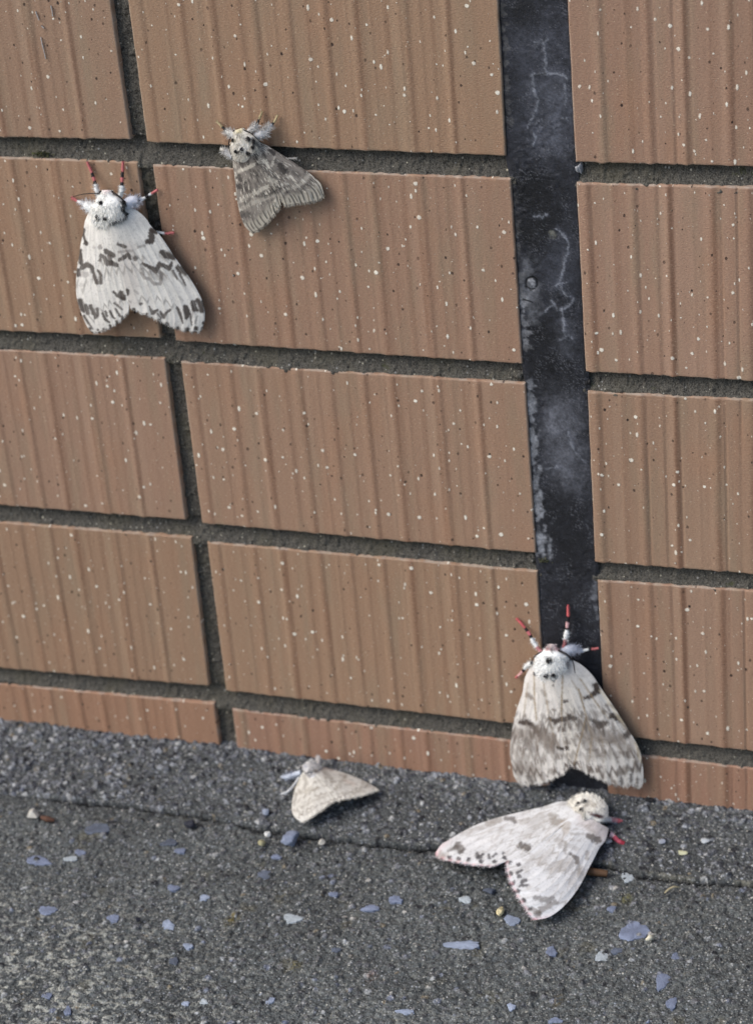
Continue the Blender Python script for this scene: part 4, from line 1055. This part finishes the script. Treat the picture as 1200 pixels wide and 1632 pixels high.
mk = [([(480, 545), (560, 520), (590, 580)], [11, 13, 9], .8, CR), ([(500, 430), (560, 510)], 7, .6, CR), ([(540, 400), (600, 470)], 6, .55, CR), ([(640, 490), (620, 560)], 9, .55, CR), ([(700, 810), (760, 760), (830, 750), (900, 700), (935, 650)], [16, 11, 10, 17, 13], .4, CR), ([(590, 680), (650, 700), (640, 760)], 16, .6, CR),
      ([(470, 460), (490, 490)], 18, .9, BK2), ([(540, 470), (560, 500)], 13, .8, BK2), ([(520, 380), (570, 395)], 11, .8, BK2), ([(600, 430), (640, 460)], 13, .85, BK2), ([(690, 560), (720, 610)], [20, 26], .85, BK2), ([(650, 525)], 14, .7, BK2), ([(740, 600), (760, 620)], 12, .6, BK2), ([(810, 620), (850, 650)], 16, .45, BK2), ([(520, 545), (560, 600)], 20, .45, BK2),
      ([(610, 620), (640, 670)], 24, .3, BK2), ([(660, 760), (690, 740)], 20, .5, BK2), ([(900, 770), (925, 735)], 15, .5, BK2), ([(960, 700), (1010, 760)], 18, .45, BK2), ([(830, 800), (870, 790)], 14, .45, BK2), ([(740, 800)], 12, .5, BK2), ([(480, 345), (620, 420), (820, 545), (960, 645)], 7, .5, (70, 64, 60))]
wing(fr, r2, [(480, 335), (560, 380), (645, 430), (740, 490), (830, 550), (920, 610), (990, 668), (1042, 722), (1070, 800)], [(1070, 800), (1050, 842), (1000, 866), (930, 880), (850, 890), (780, 900), (735, 905), (705, 880)], [(448, 470), (510, 560), (580, 670), (650, 780), (705, 880)], roof(5.9, 4.0, 2.6, 1.8), GB, mk, 42, 4, 9, post=termen_dashes(BK2, 12, .86, .985, .021, .7, (190, 182, 166)), mottle=((70, 64, 60), .8, 1, .8), mwob=2.0)
tip = lump(fr.P(np.array([660., 905.]), 3.2), .8, .7, 1.5, 44, (222, 216, 202), 'abdomen_tip', M_FUR, r2)
rr_ = np.random.default_rng(8); c_ = fr.P(np.array([655., 890.]), 3.6) + rr_.normal(0, .35, (160, 3)); d_ = fr.P(np.array([690., 960.]), 2.4) - c_; d_ /= np.linalg.norm(d_, axis=1)[:, None]
fur(fr, c_, d_, np.full(160, 2.2), np.tile(lin((226, 220, 206)), (160, 1)), tip, wid=.09, seed=9)
YT = (176, 160, 122)
leg(fr, r2, [(300, 300), (235, 272), (200, 240), (170, 212), (135, 178)], [3, 2.4, 1.6, 1, .5], [36, 34, 12, 9, 7], [(0, (196, 194, 188)), (.45, BK2), (.65, YT)], [(0, .45, 1.4, (206, 202, 196), 260)], 51)
leg(fr, r2, [(420, 270), (480, 220), (500, 175), (515, 135), (535, 90)], [3, 2.6, 1.8, 1.0, .5], [32, 30, 12, 9, 7], [(0, (200, 196, 190)), (.45, BK2), (.66, YT)], [(0, .45, 1.4, (206, 202, 196), 260)], 52)
leg(fr, r2, [(480, 310), (560, 275), (600, 225), (640, 180), (670, 122)], [3, 2.6, 2.0, 1.0, .5], [36, 36, 18, 12, 8], [(0, (196, 196, 196)), (.35, (186, 186, 186)), (.66, BK2), (.74, YT)], [(.05, .6, 1.8, (210, 206, 200), 380)], 53)
leg(fr, r2, [(280, 490), (215, 440), (170, 412)], [2.2, 1.4, .7], [30, 26, 8], [(0, (190, 190, 192)), (.7, (200, 196, 186))], [(0, .8, 1.5, (206, 202, 196), 260)], 54)
leg(fr, r2, [(720, 500), (775, 502), (832, 500)], [2.2, 1.4, .6], [7, 6, 6], [(0, (196, 190, 180))], None, 55)
antenna(fr, r2, [(270, 300), (246, 350), (250, 420), (272, 500)], [3.6, 4.6, 4.6, 4.4], 5.5, (38, 34, 32), 3)
antenna(fr, r2, [(370, 252), (430, 278), (480, 320), (530, 368)], [4.4, 5.2, 5.4, 5.0], 6.0, (38, 34, 32), 4)

# --- 3: large pale moth at the foot of the dark strip
fr = Frame('wall', 4.2857, 780, 940, .35)
r3 = thing('moth', 'large pale moth with smudgy brown veined wings on the foot of the black sealant joint', 'moth', fr.P(np.array([560., 900.]), 0), 'moths resting on the wall and ground')
body(fr, r3, [(428, 372), (426, 410), (425, 450), (425, 540), (440, 640), (480, 850), (545, 1195)], [18, 50, 106, 118, 86, 70, 24], [4.6, 4.8, 5.0, 5.0, 3.6, 3.0, 2.6], [1.4, 2.2, 3.8, 4.3, 2.6, 2.2, 1.0],
     thoraxcol((248, 247, 243), [([(410, 478)], 15, (20, 18, 18), .95), ([(390, 580)], 11, (24, 22, 22), .95), ([(441, 580)], 11, (24, 22, 22), .95), ([(308, 575)], 11, (40, 36, 36), .9), ([(530, 490), (545, 580)], [12, 10], (120, 104, 104), .6), ([(428, 380)], 34, (176, 150, 148), .7), ([(425, 415)], 10, (30, 24, 24), .8), ([(400, 405)], 12, (160, 70, 70), .6), ([(455, 405)], 12, (160, 70, 70), .6)]), 13, 5200, 1.2, (0, .30), eye=[((392, 405), .75, 5.2), ((462, 405), .75, 5.2)], dots=[((410, 478), 12), ((390, 580), 9), ((441, 580), 9), ((308, 575), 9)])
BR = (108, 95, 84); BD = (70, 60, 54); VN = (150, 128, 96)
mk = [([(215, 905), (258, 905), (300, 935)], [14, 18, 12], .8, BD), ([(185, 985), (330, 990), (420, 1050)], [40, 50, 40], .5, BR), ([(245, 1045), (300, 1090)], 24, .5, BD), ([(190, 1215), (310, 1240)], 36, .45, BR), ([(335, 955), (425, 1010)], 26, .45, BR), ([(400, 1080), (460, 1130)], 22, .4, BR), ([(420, 885), (452, 902), (492, 885)], [12, 16, 14], .8, BD), ([(440, 822)], 11, .6, BR), ([(480, 660), (440, 650)], 8, .6, BD),
      ([(262, 720), (290, 740)], [16, 10], .6, BR), ([(395, 768)], 12, .5, BR), ([(365, 690), (380, 720)], 9, .4, BR), ([(470, 1078), (500, 1090)], 11, .85, BD), ([(215, 1110), (250, 1150)], 22, .3, BR), ([(270, 1280), (300, 1310)], 14, .55, BD), ([(350, 1270), (370, 1300)], 10, .5, BR), ([(420, 1230), (440, 1260)], 9, .5, BR), ([(205, 1180), (200, 1290)], 14, .35, BR),
      ([(305, 560), (308, 760), (322, 890)], 3, .7, VN), ([(370, 640), (408, 860), (440, 1000)], 3, .45, VN), ([(262, 640), (235, 860)], 3, .45, VN)]
mk = [(p, r_, min(1, a_ * 1.25), c_) for p, r_, a_, c_ in mk]
wing(fr, r3, [(292, 505), (248, 588), (235, 645), (224, 712), (195, 795), (174, 868), (155, 962), (141, 1062), (142, 1140), (155, 1205), (166, 1270), (196, 1322)], [(196, 1322), (232, 1338), (275, 1332), (315, 1330), (355, 1325), (395, 1308), (445, 1286), (495, 1262), (530, 1228), (548, 1200)], [(446, 640), (488, 770), (511, 880), (518, 1020), (548, 1200)], roof(7.8, 6.0, 3.4, 2.4), (217, 211, 203), mk, 61, 9, 9, post=wavy([(.40, .020, .07, 8, .7, (104, 92, 82)), (.53, .030, .09, 8, .85, (96, 84, 75)), (.66, .040, .08, 8, .62, (120, 107, 95)), (.79, .030, .07, 9, .6, (104, 92, 82)), (.91, .018, .06, 10, .95, (88, 76, 68))]), softk=2.0, mottle=((104, 92, 84), .85, .25, 1), mwob=1.6)
mk = [([(728, 660), (738, 690), (690, 730), (650, 742)], [22, 18, 13, 8], .85, BD), ([(835, 862), (888, 882), (935, 905)], [18, 24, 14], .8, BD), ([(700, 890), (750, 922), (800, 910)], [8, 26, 12], .75, BD), ([(640, 945), (720, 1000), (800, 1000), (905, 1010)], [40, 50, 46, 30], .5, BR), ([(675, 1065), (720, 1120)], 34, .4, BR), ([(935, 995), (962, 965)], 18, .75, BD), ([(500, 890), (545, 872), (590, 880)], [16, 18, 10], .75, BD), ([(512, 765), (530, 760)], 9, .7, BD),
      ([(480, 1088), (530, 1084)], [8, 12], .85, BD), ([(860, 1030), (940, 1090)], 22, .4, BR), ([(890, 1250), (930, 1230)], 22, .55, BR), ([(1000, 1180), (1010, 1230)], 16, .5, BR), ([(700, 830), (760, 850)], 14, .25, BR), ([(900, 1290), (905, 1325)], 10, .6, BD), ([(965, 1265), (965, 1310)], 9, .6, BD), ([(1010, 1290), (1010, 1320)], 7, .6, BD), ([(830, 1270), (840, 1310)], 8, .55, BR), ([(760, 1250), (775, 1285)], 8, .5, BR), ([(690, 1215), (700, 1245)], 8, .5, BR), ([(800, 790)], 10, .5, BR), ([(850, 1120), (880, 1180)], 7, .5, BR), ([(790, 1100), (780, 1180)], 6, .4, BR),
      ([(500, 590), (492, 800), (485, 1060)], 3.5, .75, VN), ([(610, 680), (662, 870), (610, 1070), (580, 1190)], 3.5, .75, VN), ([(620, 610), (720, 760), (810, 880)], 3.2, .6, VN), ([(662, 880), (700, 1010), (680, 1170)], 3, .55, VN), ([(760, 1000), (800, 1160)], 3, .4, VN), ([(560, 620), (640, 740)], 3, .5, VN), ([(1000, 1050), (1035, 1180)], [8, 7], .5, (226, 210, 178)), ([(760, 690), (930, 940)], 9, .35, (226, 210, 178))]
mk = [(p, r_, min(1, a_ * 1.25), c_) for p, r_, a_, c_ in mk]
wing(fr, r3, [(560, 478), (625, 512), (692, 572), (742, 642), (802, 732), (852, 802), (902, 882), (952, 962), (1000, 1042), (1031, 1112), (1046, 1200), (1052, 1262), (1050, 1322)], [(1050, 1322), (1022, 1346), (980, 1338), (940, 1344), (900, 1340), (858, 1338), (812, 1322), (770, 1302), (730, 1284), (690, 1262), (650, 1246), (612, 1222), (556, 1204)], [(440, 640), (470, 770), (492, 880), (500, 1020), (556, 1204)], roof(8.1, 6.2, 4.2, 2.6), (217, 211, 203), mk, 62, 15, 12, post=wavy([(.40, .020, .07, 8, .7, (104, 92, 82)), (.53, .030, .09, 8, .85, (96, 84, 75)), (.66, .040, .08, 8, .62, (120, 107, 95)), (.79, .030, .07, 9, .6, (104, 92, 82)), (.91, .018, .06, 10, .95, (88, 76, 68))]), softk=2.0, mottle=((104, 92, 84), .85, .2, 1), mwob=1.6, tint=[([(530, 700), (540, 1120)], 50, (222, 212, 196), .4, 25)])
leg(fr, r3, [(365, 430), (335, 405), (302, 360), (275, 305), (245, 265), (215, 228), (182, 195)], [4.2, 3.6, 2.6, 1.8, 1.2, .8, .4], [13, 13, 15, 12, 11, 10, 8], [(0, (176, 120, 120)), (.2, WHT), (.42, BLK), (.50, (196, 110, 112)), (.6, BLK), (.70, (200, 98, 98))], [(.15, .42, 1.0, WHT, 110)], 71)
leg(fr, r3, [(500, 410), (516, 365), (526, 305), (530, 260), (534, 225), (538, 180), (536, 104)], [4.2, 3.8, 2.8, 1.8, 1.2, .8, .4], [12, 14, 19, 12, 14, 10, 8], [(0, (150, 96, 96)), (.24, WHT), (.44, BLK), (.51, (214, 170, 168)), (.64, BLK), (.76, (200, 98, 98))], [(.2, .42, 1.0, WHT, 120)], 72)
leg(fr, r3, [(490, 430), (560, 408), (630, 418), (655, 412), (690, 408), (745, 400)], [4.4, 4, 3, 2, 1.2, .5], [24, 36, 26, 11, 8, 8], [(0, (178, 182, 192)), (.58, WHT), (.72, BLK), (.82, PINK)], [(.05, .5, 1.6, (172, 176, 188), 320)], 73)
leg(fr, r3, [(290, 500), (250, 525), (225, 560), (180, 602)], [3.6, 2.6, 1.4, .5], [18, 14, 10, 8], [(0, WHT), (.42, BLK), (.55, (214, 166, 160)), (.85, PINK)], [(0, .35, 1.0, WHT, 90)], 74)
antenna(fr, r3, [(390, 420), (340, 432), (300, 468), (278, 512)], [6, 6.4, 6, 5], 5.5, seed=5)
antenna(fr, r3, [(470, 415), (530, 445), (568, 490), (585, 570)], [6.4, 7.2, 7.2, 6.8], 7.0, seed=6)

# --- 4: white moth lying on the pavement
fr = Frame('ground', 3.3333, 670, 1240, .9)
r4 = thing('moth', 'white moth lying on the ground with spread wings and pink speckled wing edges', 'moth', fr.P(np.array([700., 400.]), 0), 'moths resting on the wall and ground')
body(fr, r4, [(985, 222), (968, 208), (925, 170), (870, 160), (800, 200), (680, 300), (520, 420)], [20, 46, 70, 78, 56, 46, 18], [5.2, 5.6, 6.0, 6.0, 4.0, 3.2, 2.4], [1.6, 2.4, 3.9, 4.2, 2.6, 2.0, 1.0],
     thoraxcol((238, 234, 224), [([(900, 130), (880, 150)], 9, (150, 140, 124), .6), ([(925, 150)], 10, (190, 178, 156), .6), ([(868, 128)], 10, (60, 56, 52), .8), ([(835, 142)], 7, (60, 56, 52), .7), ([(862, 168)], 8, (90, 84, 76), .7), ([(905, 190), (935, 205), (965, 210)], [8, 12, 10], (70, 30, 32), .9), ([(820, 110)], 7, (90, 84, 76), .6)]), 14, 5200, 1.15, (0, .42), eye=[((948, 200), .8, 7.6)], dots=[((872, 126), 6), ((838, 142), 4), ((862, 168), 4)])
T4 = (142, 132, 120); D4 = (90, 82, 75); SP = (56, 52, 54)
mk = [([(448, 215), (490, 218), (502, 236)], [8, 10, 7], .8, D4), ([(355, 248), (422, 225)], 12, .6, T4), ([(535, 240), (575, 222)], 11, .4, T4), ([(198, 362), (214, 392)], [18, 14], .8, D4), ([(150, 392), (192, 368)], [5, 9], .75, D4), ([(235, 378), (205, 402)], 5, .7, D4), ([(112, 412)], 16, .6, T4), ([(535, 362)], 18, .9, D4), ([(571, 375)], 18, .9, D4), ([(700, 225), (760, 252)], [16, 26], .75, T4), ([(770, 252)], 22, .7, (160, 144, 124)), ([(690, 200), (722, 202)], 8, .6, T4), ([(600, 245), (640, 225)], 26, .3, T4), ([(640, 156)], 9, .5, D4), ([(300, 405), (302, 425)], 8, .85, SP), ([(330, 408), (316, 422)], 8, .85, SP), ([(362, 412), (366, 430)], 6, .8, SP), ([(400, 405), (384, 420)], 5, .8, SP), ([(440, 402)], 6, .8, SP), ([(560, 300), (660, 270)], 20, .22, T4), ([(230, 300), (330, 262)], 10, .3, T4)] + \
     [([p], 9, .9, SP) for p in ((155, 425), (202, 432), (256, 436), (322, 446), (394, 447), (447, 428))]


def pinkedge(C, q, U, V):
    a = (.5 * sstep(.965, .995, U) * (.6 + .4 * np.sin(V * 60)) + .3 * sstep(.10, 0, V) * sstep(.8, .97, U))[:, None]; a = np.clip(a, 0, .8)
    C[:] = C * (1 - a) + a * lin((226, 168, 170))


wing(fr, r4, [(800, 128), (735, 128), (650, 155), (560, 176), (470, 197), (380, 222), (300, 250), (220, 290), (150, 332), (110, 358), (80, 400)], [(80, 400), (90, 422), (135, 440), (200, 451), (270, 464), (335, 469), (400, 467), (455, 442)], [(849, 196), (754, 258), (664, 336), (574, 413), (455, 442)], roof(8.4, 6.4, 5.0, 2.6), (222, 222, 221), mk, 81, 2.5, 8, softk=1.5, post=wavy([(.36, .012, .06, 7, .5, (140, 128, 114)), (.52, .012, .07, 7, .5, (140, 128, 114)), (.68, .014, .08, 8, .45, (146, 134, 120))], pinkedge), mottle=((160, 150, 140), .6, 1, .7), mwob=1.5)
mk = [([(798, 408), (832, 430), (830, 456)], [6, 9, 7], .8, D4), ([(770, 405), (766, 372), (772, 345)], 6, .55, T4), ([(742, 362)], 12, .5, T4), ([(895, 312), (942, 330)], [13, 17], .85, D4), ([(884, 395), (884, 430)], 8, .5, T4), ([(800, 300), (865, 300)], 5, .45, T4), ([(690, 400), (645, 445)], 22, .35, T4), ([(700, 485), (790, 452)], 26, .38, T4), ([(842, 480), (865, 540)], 15, .4, T4), ([(610, 640), (680, 652), (705, 640)], [9, 16, 8], .65, D4), ([(640, 702), (720, 662)], [14, 10], .65, D4), ([(598, 700), (632, 722)], 10, .6, D4), ([(560, 480), (640, 400)], 18, .22, T4), ([(520, 463)], 9, .85, SP), ([(512, 508), (536, 494)], 6, .85, SP), ([(525, 526)], 8, .8, SP), ([(536, 558), (556, 545)], 8, .85, SP), ([(528, 576), (568, 572)], 6, .8, SP), ([(622, 727)], 16, .7, D4), ([(780, 250), (770, 280)], 16, .5, (160, 144, 124)), ([(720, 330), (830, 380)], 10, .3, T4), ([(860, 250), (930, 300)], 8, .3, T4), ([(800, 560), (840, 500)], 14, .3, T4)] + \
     [([p], 9, .9, SP) for p in ((474, 450), (479, 510), (495, 560), (518, 604), (550, 651), (581, 698))]
wing(fr, r4, [(1000, 270), (984, 330), (952, 372), (922, 430), (890, 492), (850, 570), (800, 642), (742, 702), (680, 742), (612, 757)], [(612, 757), (588, 740), (560, 702), (528, 652), (500, 602), (475, 545), (461, 490), (458, 442)], [(850, 185), (745, 244), (655, 322), (562, 400), (458, 442)], roof(8.6, 6.6, 4.6, 2.4), (222, 222, 221), mk, 82, 2.5, 8, softk=1.5, mottle=((160, 150, 140), .6, 1, .7), mwob=1.5, tint=[([(900, 220), (960, 280)], 60, (206, 192, 186), .6, 40)], post=wavy([(.36, .012, .06, 7, .5, (140, 128, 114)), (.52, .012, .07, 7, .5, (140, 128, 114)), (.68, .014, .08, 8, .45, (146, 134, 120))], pinkedge))
leg(fr, r4, [(950, 225), (1000, 222), (1040, 228), (1075, 234), (1120, 226)], [4.5, 3.2, 2.0, 1.0, .5], [15, 14, 12, 11, 9], [(0, (226, 222, 216)), (.34, (196, 140, 142)), (.55, (192, 98, 102))], [(.1, .5, 1.1, (190, 188, 192), 120)], 91)
leg(fr, r4, [(960, 270), (990, 292), (1022, 310), (1050, 336), (1084, 352)], [4.0, 2.8, 1.8, 1.0, .5], [16, 15, 12, 12, 10], [(0, (200, 190, 190)), (.2, BLK), (.36, (222, 184, 188)), (.55, (180, 80, 96)), (.85, (150, 44, 60))], [(.3, .5, .9, (216, 200, 204), 60)], 92)
antenna(fr, r4, [(950, 208), (930, 200), (905, 192)], [8.2, 8.8, 9.2], 7, (64, 26, 28), 7)

# --- 5: small tan moth on the fillet
fr = Frame('ground', 6.0, 430, 1190, 3.2)
r5 = thing('moth', 'smallest moth, plain tan with a white furry head, on the ground at the wall foot', 'moth', fr.P(np.array([500., 400.]), 0), 'moths resting on the wall and ground')
body(fr, r5, [(330, 165), (345, 180), (380, 200), (430, 260), (490, 330), (550, 410), (620, 500)], [30, 52, 66, 74, 60, 44, 18], [3.6, 3.8, 4.0, 3.8, 3.1, 2.6, 1.8], [1.0, 1.6, 2.1, 2.1, 1.7, 1.3, .7],
     thoraxcol((206, 204, 202), [([(340, 190)], 20, (170, 172, 180), .6), ([(440, 240)], 24, (150, 130, 112), .6)]), 15, 2600, 1.2, (0, .30), eye=[((300, 205), .5, 4.2)])
T5 = (148, 138, 120); D5 = (118, 108, 94)
mk = [([(330, 290), (350, 345), (330, 400)], [16, 14, 12], .5, D5), ([(250, 455), (330, 440), (400, 410), (470, 400)], [10, 12, 14, 12], .45, T5), ([(300, 590), (420, 520), (560, 470)], 9, .35, T5), ([(250, 460), (235, 560)], [12, 10], .5, D5), ([(280, 310), (262, 370)], 12, .5, (150, 140, 100)), ([(420, 270), (500, 330)], 18, .3, T5), ([(260, 600), (300, 650)], 8, .35, D5), ([(330, 660), (420, 600)], 7, .3, D5), ([(470, 330), (520, 380)], 12, .25, D5), ([(590, 455), (612, 470)], 9, .6, D5)]
wing(fr, r5, [(310, 245), (265, 350), (236, 430), (216, 520), (210, 600), (222, 652), (252, 692), (300, 722)], [(300, 722), (330, 715), (372, 690), (432, 650), (492, 610), (556, 562), (622, 520)], [(436, 234), (486, 304), (556, 384), (601, 434), (622, 520)], roof(5.8, 4.2, 2.6, 1.4), (210, 206, 196), mk, 101, 4, 8, post=wavy([(.34, .03, .04, 5, .7, (140, 130, 114)), (.52, .022, .05, 6, .7, (136, 124, 108)), (.70, .022, .06, 7, .7, (140, 128, 112)), (.88, .014, .05, 9, .8, (118, 106, 92))]), nu=110, nv=90, mottle=((138, 128, 114), .3, 1, .8), mwob=1.8, softk=1.8, ribs=.35)
mk = [([(500, 225), (560, 280), (600, 330), (590, 370)], [14, 16, 14, 10], .5, D5), ([(620, 400), (690, 340), (720, 285)], [10, 12, 14], .45, T5), ([(715, 290)], 18, .55, D5), ([(932, 372)], 20, .55, D5), ([(780, 470), (860, 420), (900, 350)], 12, .35, T5), ([(480, 205), (600, 228)], 10, .6, (120, 96, 84)), ([(640, 460), (760, 440), (900, 430)], 8, .3, T5), ([(520, 260), (540, 330)], 12, .35, D5), ([(990, 400)], 12, .4, D5), ([(720, 330), (800, 360)], 16, .3, (190, 160, 140))]
wing(fr, r5, [(480, 190), (600, 222), (700, 252), (800, 287), (900, 332), (972, 370), (1040, 412)], [(1040, 412), (1000, 430), (940, 450), (862, 474), (780, 492), (700, 502), (655, 520), (630, 522)], [(410, 240), (480, 318), (545, 392), (592, 446), (630, 522)], roof(5.9, 4.4, 3.0, 1.4), (210, 206, 196), mk, 102, 4, 8, post=wavy([(.34, .03, .04, 5, .7, (140, 130, 114)), (.52, .022, .05, 6, .7, (136, 124, 108)), (.70, .022, .06, 7, .7, (140, 128, 112)), (.88, .014, .05, 9, .8, (118, 106, 92))]), nu=110, nv=90, mottle=((138, 128, 114), .3, 1, .8), mwob=1.8, softk=1.8, ribs=.35)
leg(fr, r5, [(300, 250), (240, 272), (180, 290), (110, 292)], [3, 2.0, 1.2, .5], [24, 22, 22, 10], [(0, (190, 196, 206))], [(.2, .9, 1.2, (184, 190, 202), 240)], 111)
leg(fr, r5, [(280, 300), (240, 360), (180, 428), (110, 456)], [2.4, 1.6, .9, .4], [12, 11, 11, 8], [(0, (214, 214, 212))], None, 112)
leg(fr, r5, [(450, 190), (464, 150), (460, 95)], [3.6, 4.2, 4.6], [16, 16, 12], [(0, (206, 200, 194))], [(.3, .95, .9, (206, 200, 194), 100)], 113)

# ------------------------------------------------------------------ small marks on the wall
wfr = Frame('wall', 1.0, 0, 0)
for k, (px, py, h, sp, cnt, dr) in enumerate([(70, 246, -1.2, 1.5, 260, (0, -.6, .7)), (1043, 574, -1.6, 1.2, 160, (0, -.7, .5)), (430, 815, -1.8, 1.2, 140, (0, -.7, .5)), (80, 1172, 1.0, 3.2, 520, (0, -.6, .8)), (96, 1176, 1.2, 2.4, 300, (0, -.6, .8)), (865, 893, -.8, .9, 120, (0, -.7, .6))]):
    r = np.random.default_rng(1200 + k); c = on_wall(px, py, h) + np.stack([r.normal(0, sp, cnt), r.normal(0, .4, cnt), r.normal(0, .45, cnt)], -1)
    fur(wfr, c, np.tile(np.array(dr, float), (cnt, 1)) + r.normal(0, .5, (cnt, 3)), np.full(cnt, .8), np.array([lin((78, 84, 44)), lin((104, 100, 60)), lin((60, 62, 40))])[r.integers(0, 3, cnt)], wall, 'moss', .14, 1300 + k)
for pts in ([(57, 17), (59, 23), (62, 31)], [(65, 58), (67, 68), (70, 80), (73, 93)], [(81, 8), (83, 16), (84, 25)], [(66, 40), (70, 44)]):
    P = on_wall(np.array([p[0] for p in pts], float), np.array([p[1] for p in pts], float), .42); P = catmull(P, 12)
    V, F = tube(P, .16 + .10 * np.random.default_rng(int(pts[0][0])).random(12), 6); build('lime_streak', V, F, M_STONE, wall, np.tile(lin((178, 172, 166)), (len(V), 1)), P[0])
